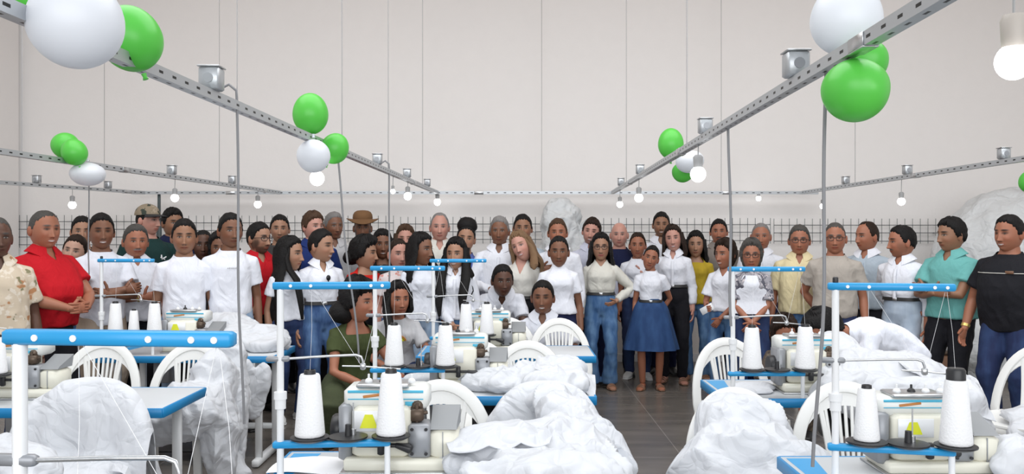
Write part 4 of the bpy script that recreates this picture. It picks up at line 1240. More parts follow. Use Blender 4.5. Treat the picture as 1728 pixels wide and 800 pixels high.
# the nearest table of the centre row that carries the first stand
SROT = {1.37: -6, 2.77: -12, 2.80: 5}
for o in place_all(make_stand, [((x, y, 0), R(SROT.get(y, 0)), 'white thread stand with blue bars ' + l, 'thread stands') for x, y, l in stands]):
    if 'pale jeans' in o['label'] or 'moustached' in o['label']:
        g = G(); g.tube([(0, 0, ZT + .010), (0, 0, ZT + .026)], .009, n=12, roundcap=True); mk('top_cap', g, 'dark_part', o)
for q in scene.collection.objects:
    if q.name.startswith('rod_clamp') and 'largest' in q.parent['label']: q.location.z = .042
o = copy_tree([q for q in scene.collection.objects if q.get('category') == 'table'][0])
o.location = (-.86, 1.12, 0); o['label'] = 'grey-topped sewing table under the near left thread stand, mostly below the frame'
cones = []
def cn(sx, sy, dx, lab, sc=1.0): cones.append(((sx + dx * math.cos(R(SROT.get(sy, 0))), sy + dx * math.sin(R(SROT.get(sy, 0))), ZL + .021), 0, 'white thread cone ' + lab, 'thread cones', (sc, sc, sc)))
cn(-.76, 2.80, .095, 'standing alone at left, nearest on the centre row'); cn(-.76, 2.80, .36, 'in front of the nearest centre sewing machine')
cn(-.70, 4.36, .098, 'below the rainbow T-shirt on the middle centre stand'); cn(-.70, 4.36, .36, 'at the right end of the middle centre stand')
cn(-.53, 5.75, .22, 'left of the pair on the rear centre stand'); cn(-.53, 5.75, .36, 'right of the pair on the rear centre stand')
cn(1.05, 2.77, .095, 'with bare top, left on the nearest right stand', .82); cn(1.05, 2.77, .36, 'with thick black cap, right on the nearest right stand', 1.0)
cn(1.10, 4.25, .095, 'left on the second right stand, before the apron woman'); cn(1.10, 4.25, .36, 'right on the second right stand, beside the bowed dark head', 1.02)
cn(-2.83, 4.10, .36, 'at the left picture edge below the floral shirt', .85)
cn(-2.79, 5.80, .095, 'tall, leftmost of three on the rear left stand'); cn(-2.79, 5.80, .22, 'small, middle of three on the rear left stand', .76); cn(-2.79, 5.80, .36, 'tall, rightmost of three on the rear left stand')
for i, o in enumerate(place_all(make_cone, cones)):
    if 'thick black cap' in o['label']:
        g = G(); g.lathe([(0, .19), (.029, .19), (.029, .232), (.024, .240), (0, .240)], n=20); mk('spool_cap', g, 'dark_part', o, label='thick black cap')
mach = [(-.56, 2.88, 'on the nearest centre table behind the two large cones'), (-.40, 4.46, 'on the middle centre table under the cones'), (-.28, 5.86, 'on the rear centre table, half hidden by chairs and cones'),
        (1.27, 2.85, 'on the nearest right table between two large cones'), (1.40, 4.35, 'on the second right table, before the bowed person'), (-2.62, 4.20, 'on the second left table at the left picture edge'), (-2.40, 5.88, 'on the rear left table behind its three cones')]
for o in place_all(make_machine, [((x, y, TZ), 0, 'cream overlock sewing machine ' + l, 'overlock sewing machines', (1.0, 1.0, .83 if 'two large cones' in l and x > 0 else .92)) for x, y, l in mach]): pass

chairs = [(-2.60, 5.22, 4, 'between the two left tables, below the moustached man'), (-2.02, 5.12, -4, 'right of the left pair, its seat heaped with white fabric'),
          (-1.92, 3.62, 0, 'entirely draped in white fabric at lower left'), (-2.28, 6.62, 0, 'behind the rear left table, fabric over its back'),
          (.385, 6.72, 0, 'in front of the kneeling young man in white'), (-.02, 6.80, 6, 'behind the rear centre sewing machine, right of two cones'),
          (-.26, 5.22, -8, 'half hidden by the middle centre machine'), (.10, 5.20, 0, 'behind the fabric on the middle centre table'),
          (-.33, 3.70, 0, 'with bare slatted back between nearest and middle centre tables'), (.16, 3.62, 0, 'under fabric beside the bare slatted one in the centre row'),
          (1.44, 5.36, 6, 'standing clear at the left end of the second right table'), (1.02, 3.50, 10, 'buried under the big white heap in the right row'),
          (1.50, 3.66, -6, 'half hidden behind the pole of the nearest right stand')]
for o in place_all(make_chair, [((x, y, 0), R(a), 'white plastic chair ' + l, 'white plastic chairs') for x, y, a, l in chairs] +
        [((3.05, 5.15, 0), R(-62), 'white plastic chair turned sideways near the man in the black T-shirt', 'white plastic chairs')]): pass
# ------------------------------------------------------------------ heaps and drapes of thin white fabric
def heap(name, label, blobs, seed, floor_fn=None, voxel=.013, amp=.022, freq=7, group=None, m='fabric', ridge=.6):
    """crumpled cloth: overlapping lumps fused, then creased"""
    g = G()
    for b in blobs:
        c_, r_ = b[:2]
        if len(b) > 2: q = G(); q.ball((0, 0, 0), r_, 22, 14); Mx = Matrix.Translation(Vector(c_)) @ Matrix.Rotation(R(b[2]), 4, 'Y') @ Matrix.Rotation(R(b[3] if len(b) > 3 else 0), 4, 'Z'); q.xform(Mx); g.merge(q)
        else: g.ball(c_, r_, 22, 14)
    V, N, Fs = union(g, voxel, 7)
    W = V + np.stack([noise(V, 3, seed + 1, 2), noise(V, 3, seed + 2, 2), noise(V, 3, seed + 3, 2)], 1) * .06
    r1 = 1 - 2 * np.abs(noise(W, freq, seed, 1)) ** .8; r2 = 1 - 2 * np.abs(noise(W * (1, 1, .6), freq * 2.2, seed + 7, 1)) ** .8; r3 = 1 - 2 * np.abs(noise(W, freq * 4.5, seed + 9, 1))
    V = V + N * ((r1 * ridge + r2 * .45 + r3 * .08) * amp * 1.15)[:, None]
    if floor_fn is not None: V[:, 2] = np.maximum(V[:, 2], floor_fn(V))
    c0 = np.array(((V[:, 0].min() + V[:, 0].max()) / 2, (V[:, 1].min() + V[:, 1].max()) / 2, V[:, 2].min()))
    o = mk(name, (V - c0, Fs.tolist()), m); o.location = c0
    tag(o, label, 'fabric', group); return o
def on_table(x0, x1, y0, y1):
    def f(V):
        ins = (V[:, 0] > x0) & (V[:, 0] < x1) & (V[:, 1] > y0) & (V[:, 1] < y1)
        return np.where(ins, TH + .004, .004)
    return f

def drape_chair(name, label, loc, rz, seed, drop_f=.30, drop_b=.45, top=.875, wide=.28, seatz=.50, m='fabric', skew=0.0):
    """sheet laid over a chair: down the back behind, over the crest, down onto the seat and over its front"""
    nu, nv = 46, 40
    path = [(.40, top - drop_b - .12), (.34, top - .30), (.31, top - .08), (.28, top), (.23, top - .02), (.19, top - .12), (.13, seatz + .10), (.02, seatz + .04), (-.14, seatz + .03), (-.24, seatz - .02), (-.28, seatz - drop_f * .6), (-.29, seatz - drop_f)]
    path = np.array(path); d = np.r_[0, np.cumsum(np.linalg.norm(np.diff(path, axis=0), axis=1))]; d /= d[-1]
    t = np.linspace(0, 1, nv); py = np.interp(t, d, path[:, 0]); pz = np.interp(t, d, path[:, 1])
    gr = np.zeros((nu, nv, 3))
    for i in range(nu):
        u = -1 + 2 * i / (nu - 1); au = abs(u)
        drop = np.where(pz > seatz + .08, (1 - math.sqrt(max(0, 1 - (au * .97) ** 2.4))) * .30, smooth01(np.array(au), .80, 1.0) * .14)
        gr[i, :, 0] = u * wide * (1 + .10 * t) + skew * t; gr[i, :, 1] = py - .10 * u * u * (pz > seatz + .05); gr[i, :, 2] = pz - drop
    V = gr.reshape(-1, 3)
    n = 1 - 2 * np.abs(noise(V * (1.3, 1, .5), 6, seed, 2)); n2 = noise(V * (1.6, 1, .5), 14, seed + 3, 2)
    V = V + np.stack([n2 * .008, -(n * .020 + n2 * .008) - 0, n * .010], 1)
    V[:, 2] = np.maximum(V[:, 2], .01)
    g = G(); g.sheet(V.reshape(nu, nv, 3), .004)
    o = mk(name, g, m); o.location = loc; o.rotation_euler = (0, 0, R(rz)); tag(o, label, 'fabric'); return o

drape_chair('fabric_drape', 'white sheet draped over the chair at lower left, showing its rounded back', (-1.92, 3.62, 0), 0, 11, top=.905, wide=.30, skew=.05)
heap('fabric_heap', 'crumpled white fabric at the bottom left corner on the nearest left table', [((-2.0, 2.75, .80), (.36, .22, .10)), ((-1.75, 2.9, .74), (.22, .16, .12)), ((-2.35, 2.7, .86), (.28, .2, .14))], 12, on_table(-2.83, -1.63, 2.45, 3.01))
heap('fabric_heap', 'white fabric on the right chair of the left row, spilling over its seat and side',
     [((-2.0, 4.85, .52), (.30, .26, .13)), ((-1.80, 4.80, .58), (.20, .22, .16)), ((-1.66, 4.88, .44), (.10, .16, .30)), ((-1.76, 5.05, .66), (.13, .18, .24)), ((-1.70, 5.15, .40), (.10, .14, .36), 4)], 13, freq=6)
heap('fabric_heap', 'thin white sheet hanging to the floor beside the fabric-heaped chair at left',
     [((-1.74, 5.25, .72), (.12, .09, .22)), ((-1.68, 5.12, .38), (.10, .08, .36), 3), ((-1.66, 5.05, .12), (.12, .10, .14))], 14, lambda V: np.full(len(V), .01), amp=.018, freq=8)
heap('fabric_heap', 'white fabric piled over the chair back and the right end of the rear left table',
     [((-2.18, 6.36, .84), (.34, .16, .13)), ((-1.90, 6.12, .82), (.30, .20, .10)), ((-1.74, 6.05, .80), (.16, .2, .07)), ((-2.2, 6.5, .88), (.22, .1, .10))], 15, on_table(-2.80, -1.60, 5.72, 6.28))
heap('fabric_heap', 'narrow white sheet hanging below the right end of the rear left table',
     [((-1.80, 5.66, .56), (.12, .035, .19)), ((-1.72, 5.68, .50), (.09, .03, .17)), ((-1.66, 5.69, .60), (.06, .03, .12))], 16, amp=.012, voxel=.014)
heap('fabric_heap', 'airy white fabric gathered on the right half of the middle centre table',
     [((-.02, 4.50, .79), (.26, .20, .07)), ((.14, 4.50, .795), (.20, .18, .085)), ((.24, 4.58, .82), (.15, .16, .075), -10), ((.20, 4.36, .785), (.19, .12, .08)), ((.30, 4.42, .78), (.11, .13, .07)), ((.24, 4.22, .72), (.08, .06, .10))], 17,
     on_table(-.78, .42, 4.28, 4.84), amp=.026)
drape_chair('fabric_drape', 'white sheet draped over the rounded chair back in front of the middle centre table', (.15, 3.62, 0), 0, 18, top=.895, wide=.265, m='fabric')
heap('fabric_heap', 'long crest of white fabric falling from the middle centre table over the draped chair',
     [((.18, 4.12, .72), (.09, .15, .06)), ((.15, 3.96, .76), (.09, .12, .07)), ((.17, 3.78, .82), (.11, .12, .07)), ((.22, 3.60, .82), (.12, .13, .08)), ((.26, 3.42, .76), (.15, .15, .10)), ((.31, 3.24, .70), (.16, .14, .12))], 19, amp=.024)
heap('fabric_heap', 'largest white fabric heap, spread over the nearest centre table',
     [((-.02, 2.92, .79), (.24, .16, .060), 0), ((.12, 3.00, .80), (.26, .18, .085)), ((.19, 3.10, .79), (.15, .12, .10)), ((.28, 2.95, .76), (.12, .22, .10)), ((.10, 2.78, .79), (.28, .16, .055)), ((.35, 2.95, .62), (.06, .22, .18)), ((-.16, 2.98, .79), (.14, .10, .055)), ((.37, 2.88, .40), (.06, .2, .3))], 20,
     on_table(-.825, .375, 2.62, 3.18), amp=.026, freq=8)
heap('fabric_heap', 'big rounded heap of white fabric covering a chair in the right row',
     [((.98, 3.66, .72), (.22, .16, .165)), ((.92, 3.46, .60), (.27, .24, .20)), ((1.06, 3.38, .56), (.28, .26, .17)), ((.86, 3.36, .42), (.22, .22, .26)), ((1.24, 3.28, .44), (.20, .22, .15)), ((1.00, 3.30, .28), (.36, .26, .27)), ((1.30, 3.22, .24), (.25, .2, .24))], 21, lambda V: np.full(len(V), .004), amp=.030, freq=5.5)
heap('fabric_heap', 'broad white fabric pile on the second right table, sloping down from the bowed person',
     [((1.80, 4.50, .82), (.30, .22, .13)), ((1.74, 4.62, .92), (.16, .14, .12)), ((2.02, 4.48, .82), (.28, .22, .115)), ((2.20, 4.45, .78), (.20, .20, .10)), ((1.72, 4.30, .76), (.22, .12, .12)), ((2.28, 4.36, .70), (.12, .18, .14)), ((2.0, 4.22, .70), (.36, .08, .16)), ((2.15, 4.2, .55), (.25, .06, .2))], 22,
     on_table(1.06, 2.26, 4.22, 4.78), amp=.018, freq=6)
heap('fabric_heap', 'white fabric on the nearest right table at the lower right corner',
     [((1.78, 2.82, .79), (.20, .20, .07)), ((1.98, 2.86, .80), (.24, .20, .075)), ((1.70, 2.9, .80), (.09, .12, .08))], 23, on_table(.97, 2.17, 2.55, 3.11), amp=.02)
heap('fabric_heap', 'small piece of white fabric on the seat of the sideways chair', [((3.10, 5.12, .475), (.17, .17, .05)), ((3.0, 4.98, .40), (.10, .08, .10)), ((3.16, 5.0, .44), (.14, .08, .08))], 24, amp=.015, voxel=.015)
heap('fabric_heap', 'folded white cloth lying on the left end of the second right table', [((1.22, 4.40, .758), (.13, .10, .018)), ((1.27, 4.48, .764), (.12, .09, .024))], 25, on_table(1.06, 2.26, 4.22, 4.78), amp=.006, voxel=.010)
heap('fabric_heap', 'small white cloth on the left end of the middle centre table', [((-.50, 4.72, .765), (.10, .07, .03)), ((-.34, 4.74, .79), (.10, .08, .06))], 26, on_table(-.78, .42, 4.28, 4.84), amp=.012, voxel=.012)
g = G(); gr = np.zeros((6, 8, 3))
for i in range(6):
    for j in range(8): gr[i, j] = (-.13 + .26 * j / 7, -.10 + .20 * i / 5, .003 + .004 * math.sin(i + j * .8))
g.sheet(gr, .002); o = mk('paper_sheet', g, 'paper'); o.location = (-.70, 2.98, TZ); tag(o, 'white paper pattern lying on the left end of the nearest centre table', 'paper')

# ------------------------------------------------------------------ hanging conduits
def rail(a, b, label, box=True, w=.038):
    a = np.array(a, float); b = np.array(b, float); L = np.linalg.norm(b - a)
    t = thing('electrical_conduit', label, 'conduit', tuple(a), math.atan2(b[1] - a[1], b[0] - a[0]))
    g = G(); h = w / 2; th = .003
    sec = [(-h, h), (-h, -h), (h, -h), (h, h), (h - .006, h), (h - .006, h - th), (h - th, h - th), (h - th, -h + th), (-h + th, -h + th), (-h + th, h - th), (-h + .006, h - th), (-h + .006, h)]
    rs = [np.array([(x, y, z) for y, z in sec]) for x in (0, L)]
    g.rings(rs); mk('channel', g, 'galv_slotted', t, smooth=False)
    for x in np.arange(1.2, L, 3.0):
        g = G(); g.box((x, 0, -h - .002), (.11, w + .006, .004), .001); g.box((x, -h - .002, 0), (.11, .004, w), .001); g.box((x, h + .002, 0), (.11, .004, w), .001)
        mk('splice_plate', g, 'steel', t)
    return t
RZ = 2.085
class Rail:
    def __init__(s, p0, p1, label):
        s.p0 = np.array(p0, float); s.p1 = np.array(p1, float)
        e0 = s.p0 + (s.p0 - s.p1) / np.linalg.norm(s.p1 - s.p0) * 0
        rail((s.p0[0], s.p0[1], RZ), (s.p1[0], s.p1[1], RZ), label)
    def at_px(s, px):
        """point of the conduit seen at picture column px"""
        k = (px - 864) / F; d = s.p1 - s.p0
        t = (k * s.p0[1] - s.p0[0]) / (d[0] - k * d[1])
        q = s.p0 + d * t; return np.array((q[0], q[1], RZ))
RA = Rail((-1.21, 1.15), (-.90, 10.25), 'long galvanised conduit over the centre row, from the big balloons at upper left')
RB = Rail((.93, 1.15), (1.21, 10.25), 'long galvanised conduit over the right row, with balloons at upper right')
RC = Rail((-3.42, 2.6), (-2.80, 10.25), 'galvanised conduit over the left row, with the small balloon cluster')
RD = Rail((-5.7, 6.0), (-4.45, 10.3), 'galvanised conduit furthest left, ending at the dark upright near the cap')
RE = Rail((3.5, 3.2), (3.5, 10.25), 'galvanised conduit at far right above the teal shirt')
RF = Rail((-4.6, 10.32), (3.7, 10.32), 'thin galvanised conduit running across the back wall')

def junction_box(pt, label, rz=0, s=.085):
    t = thing('junction_box', label, 'junction box', (pt[0], pt[1], RZ + .020), rz, 'junction boxes on the conduits')
    g = G(); g.box((0, 0, s * .45), (s * .8, s * .8, s * .9), .006); mk('housing', g, 'galv', t)
    g = G(); g.box((0, 0, s * .93), (s * .88, s * .88, .006), .002); mk('lid', g, 'steel', t)
    g = G(); g.lathe([(0, -.004), (s * .2, -.004), (s * .2, .004), (0, .004)], (0, -s * .4, s * .45), 14, 'y'); mk('knockout', g, 'grey_plate', t)
for rl, px, lab in ((RA, 357, 'right of the two largest balloons'), (RA, 637, 'just right of the middle balloon cluster'), (RA, 687, 'above the second small bulb of the centre conduit'), (RA, 721, 'last before the wall on the centre conduit'),
                    (RB, 1343, 'beside the large white balloon at upper right'), (RB, 1190, 'right of the small green pair'), (RB, 1080, 'above a bulb near the far end of the right conduit'), (RB, 1048, 'at the wall end of the right conduit'),
                    (RC, 290, 'above the bulb over the cap'), (RC, 392, 'near the far end of the left-row conduit'), (RD, 62, 'above the man in the red polo'), (RD, 182, 'above the smiling man in a white T-shirt'),
                    (RE, 1694, 'above the man in the black T-shirt'), (RE, 1531, 'above the moustached man'), (RE, 1427, 'above the man in the taupe T-shirt')):
    junction_box(rl.at_px(px), 'grey galvanised junction box ' + lab, s=.095 if px in (357, 1343) else .085)

def bulb(rl, px, py, label, r=.033, big=False):
    p = rl.at_px(px); z = EYE - (py - 400) * p[1] / F
    t = thing('light_bulb', label, 'light bulb', (p[0], p[1], z), 0, 'lit bulbs under the conduits')
    g = G(); g.ball((0, 0, 0), (r, r, r * 1.05), 20, 14); mk('glass_bulb', g, 'bulb', t)
    g = G(); g.lathe([(0, r * .7), (r * .55, r * .75), (r * .62, r * 1.5), (r * .66, r * 2.2), (r * .4, r * 2.5), (0, r * 2.5)], n=16); mk('lamp_holder', g, 'socket' if big else 'socket_dark', t)
    g = G(); g.tube([(0, 0, r * 2.4), (0.002, 0, RZ - .02 - z)], .003, n=6); mk('flex', g, 'socket_dark', t)
for i, (rl, px, py, lab, r) in enumerate(((RA, 535, 301, 'below the middle balloon cluster', .040), (RA, 688, 331, 'second along the centre conduit', .036), (RA, 738, 341, 'last on the centre conduit, above the man in the beige shirt', .04), (RA, 663, 323, 'tiny, above the woman with long brown hair', .02),
        (RC, 295, 334, 'above the navy-shirted man beside the cap', .034), (RC, 435, 345, 'above the bearded man in red', .040), (RD, 122, 346, 'furthest left, right of the red polo', .040),
        (RB, 1046, 345, 'far, above the bald man in navy', .034), (RB, 1078, 334, 'above the gap between the bald man and the tallest man', .038), (RB, 1178, 294, 'next to the small white balloon', .043),
        (RE, 1388, 348, 'above the man in the taupe T-shirt, by the hanging cable', .030), (RE, 1521, 340, 'above the moustached man', .034), (RF, 1280, 335, 'tiny, on the wall conduit above the bald man in white', .030))):
    bulb(rl, px, py, 'round lit bulb ' + lab, r)
# the near bulb at the upper right corner hangs from its own short wire
t = thing('light_bulb', 'large bright round bulb in a beige holder at the upper right corner', 'light bulb', (1.235, 2.10, EYE + 296 * 2.10 / F), 0, 'lit bulbs under the conduits')
g = G(); g.ball((0, 0, 0), (.043, .043, .045), 24, 16); mk('glass_bulb', g, 'bulb', t)
g = G(); g.lathe([(0, .030), (.027, .032), (.029, .055), (.031, .100), (.024, .115), (0, .115)], n=18); mk('lamp_holder', g, 'socket', t)
g = G(); g.tube([(0, 0, .095), (0, 0, .9)], .0035, n=6); mk('flex', g, 'socket_dark', t)

# suspension wires
for i, (rl, px, lab) in enumerate(((RC, 37, 'leftmost, near the wall corner'), (RD, 176, 'above the left balloon pair'), (RC, 370, 'above the left-row conduit end'), (RA, 400, 'by the first centre junction box'), (RA, 577, 'above the middle balloons'),
        (RA, 655, 'above the second centre box'), (RA, 713, 'above the wall end of the centre conduit'), (RF, 914, 'alone in the middle of the wall'), (RB, 1057, 'above the wall end of the right conduit'), (RB, 1159, 'above the small green balloon'), (RF, 1217, 'in the right middle of the wall'), (RE, 1443, 'running up behind the large green balloon'))):
    p = rl.at_px(px); z = EYE - (-30) * 0 + 0
    zt = min(4.9, EYE + 430 * p[1] / F)
    g = G(); g.tube([(0, 0, .015), (.001, 0, (zt - RZ) / 2), (0, 0, zt - RZ)], .0035 if p[1] > 5 else .0022, n=6)
    o = mk('suspension_wire', g, 'wire'); o.location = (p[0], p[1], RZ); tag(o, 'thin vertical hanging wire ' + lab, 'wire', 'suspension wires')

def cable(rl, px, pys, wob, label, r=.0055, seed=0, hook=True, dx=0):
    p = rl.at_px(px); D = p[1]; z1 = EYE - (pys - 400) * D / F; z1 = max(z1, .76)
    rs = np.random.RandomState(seed); n = 14; pts = []
    if hook: pts += [(-.05, 0, .07), (-.02, 0, .085), (.01, 0, .06)]
    for i in range(n):
        q = i / (n - 1); pts.append((.012 + wob * math.sin(q * 7 + seed) * q * .5 + dx * q, .0, .03 - q * (RZ - z1)))
    g = G(); g.tube(pts, r, n=8, up=(0, 1, 0)); o = mk('power_cable', g, 'cable'); o.location = (p[0], p[1] - .025, RZ); tag(o, label, 'cable', 'hanging power cables')
cable(RA, 398, 800, .02, 'grey power cable from the first centre junction box down past the man with the watch', .0055, 1, True, .02)
cable(RA, 566, 650, .03, 'grey power cable dropping beside the crouching woman in olive', .006, 2, False, .13)
cable(RA, 655, 500, .01, 'grey power cable dropping from the second centre box', .007, 3, True, 0)
cable(RB, 1384, 800, .03, 'grey power cable hanging below the large green balloon at right', .006, 4, False, -.03)
cable(RB, 1222, 560, .02, 'grey power cable before the woman holding the phone', .0065, 5, False, .02)
cable(RC, 150, 470, .01, 'thin grey power cable before the smiling man with thumb raised', .005, 6, False, 0)
g = G(); g.box((0, 0, .88), (.05, .05, 1.76), .004); g2 = G(); g2.box((0, 0, 1.92), (.03, .03, .32), .003)
t = thing('dark_upright', 'dark square upright behind the capped man', 'post', (-4.28, 10.35, 0)); mk('post_shaft', g, 'grid', t); mk('post_head', g2, 'grid', t)

# ------------------------------------------------------------------ balloons
def balloon(px, py, D, r, ry, kind, label, tilt=(0, 0)):
    X = X_at(px, D); Z = Z_at(py, D)
    t = thing('balloon', label, 'balloon', (X, D, Z))
    t.rotation_euler = (R(tilt[0]), R(tilt[1]), 0)
    def fn(d, V): return V * np.where(d[:, 2:3] < 0, 1 - .16 * d[:, 2:3] ** 2, 1) * (1, 1, 1) + np.stack([0 * d[:, 0], 0 * d[:, 0], -.06 * ry * np.clip(-d[:, 2], 0, 1) ** 3], 1)
    g = G(); g.ball((0, 0, 0), (r, r, ry), 40, 30, fn); mk('latex_skin', g, 'balloon_' + kind, t)
    g = G(); zb = -ry * 1.055
    g.lathe([(0, zb + .006), (r * .09, zb + .004), (.006, zb - .006), (.009, zb - .014), (0, zb - .014)], n=12); mk('knot', g, 'balloon_' + kind, t)
balloon(127, 37, 2.12, .113, .117, 'white', 'largest white balloon, at upper left under the conduit', (10, 150))
balloon(222, 68, 2.62, .092, .108, 'green', 'largest green balloon at upper left, behind the white one', (0, -20))
balloon(52, -8, 2.5, .05, .06, 'green', 'green balloon peeking out at the upper left corner')
balloon(524, 194, 4.7, .097, .120, 'green', 'pear-shaped green balloon, topmost of the middle cluster')
balloon(564, 252, 4.85, .080, .094, 'green', 'round green balloon at right of the middle cluster', (0, 25))
balloon(529, 262, 4.55, .088, .094, 'white', 'white balloon below the middle green pair', (0, 180))
balloon(110, 247, 6.2, .098, .100, 'green', 'rear green balloon of the small left cluster', (0, 30))
balloon(126, 258, 6.0, .086, .100, 'green', 'front green balloon of the small left cluster', (0, -20))
balloon(148, 293, 6.1, .120, .088, 'white', 'white balloon hanging under the small left cluster', (0, 180))
balloon(1428, 36, 2.66, .108, .120, 'white', 'large white balloon above the right conduit')
balloon(1443, 150, 2.46, .094, .096, 'green', 'large green balloon under the right conduit', (0, 175))
balloon(1462, 106, 2.62, .062, .070, 'green', 'green balloon squeezed between conduit and the larger green one', (30, 20))
balloon(1132, 244, 6.25, .093, .120, 'green', 'upper green balloon of the small right cluster')
balloon(1164, 272, 6.05, .100, .084, 'white', 'white balloon of the small right cluster, beside a bulb', (0, 170))
balloon(1152, 290, 6.2, .078, .078, 'green', 'lower green balloon of the small right cluster', (0, 180))
balloon(1736, 308, 6.0, .065, .08, 'green', 'green balloon cut by the right picture edge')

# ------------------------------------------------------------------ thin sheets lying loose over the heaps, with real free corners
def loose_sheet(label, pts, seed, sag=.03):
    """pts: 4 corners (world) in order; a rippled thin sheet between them, bulging upward in the middle"""
    a, b, c_, d_ = [np.array(p, float) for p in pts]; n = 34; gr = np.zeros((n, n, 3))
    for i in range(n):
        for j in range(n):
            u, v = i / (n - 1), j / (n - 1)
            q = (a * (1 - u) + b * u) * (1 - v) + (d_ * (1 - u) + c_ * u) * v
            gr[i, j] = q + np.array((0, 0, sag * math.sin(math.pi * u) * math.sin(math.pi * v)))
    V = gr.reshape(-1, 3); r = 1 - 2 * np.abs(noise(V * (1.5, .8, 1), 9, seed, 2))
    V = V + np.stack([noise(V, 6, seed + 4, 2) * .012, noise(V, 6, seed + 5, 2) * .012, r * .014], 1)
    c0 = V.mean(0); g = G(); g.sheet((V - c0).reshape(n, n, 3), .003)
    o = mk('fabric_sheet', g, 'fabric'); o.location = c0; tag(o, label, 'fabric')
loose_sheet('flat white sheet at the left of the largest heap, its corner by the nearest machine', [(-.24, 3.02, .86), (-.20, 2.80, .84), (.12, 2.84, .86), (.16, 3.08, .90)], 51)
loose_sheet('white sheet corner sticking out at the right end of the middle centre table', [(.12, 4.34, .87), (.14, 4.62, .90), (.44, 4.56, .80), (.42, 4.30, .74)], 52)
loose_sheet('white sheet with a pointed corner on the right end of the second right table', [(1.95, 4.26, .90), (1.98, 4.62, .93), (2.44, 4.50, .80), (2.36, 4.16, .64)], 53)
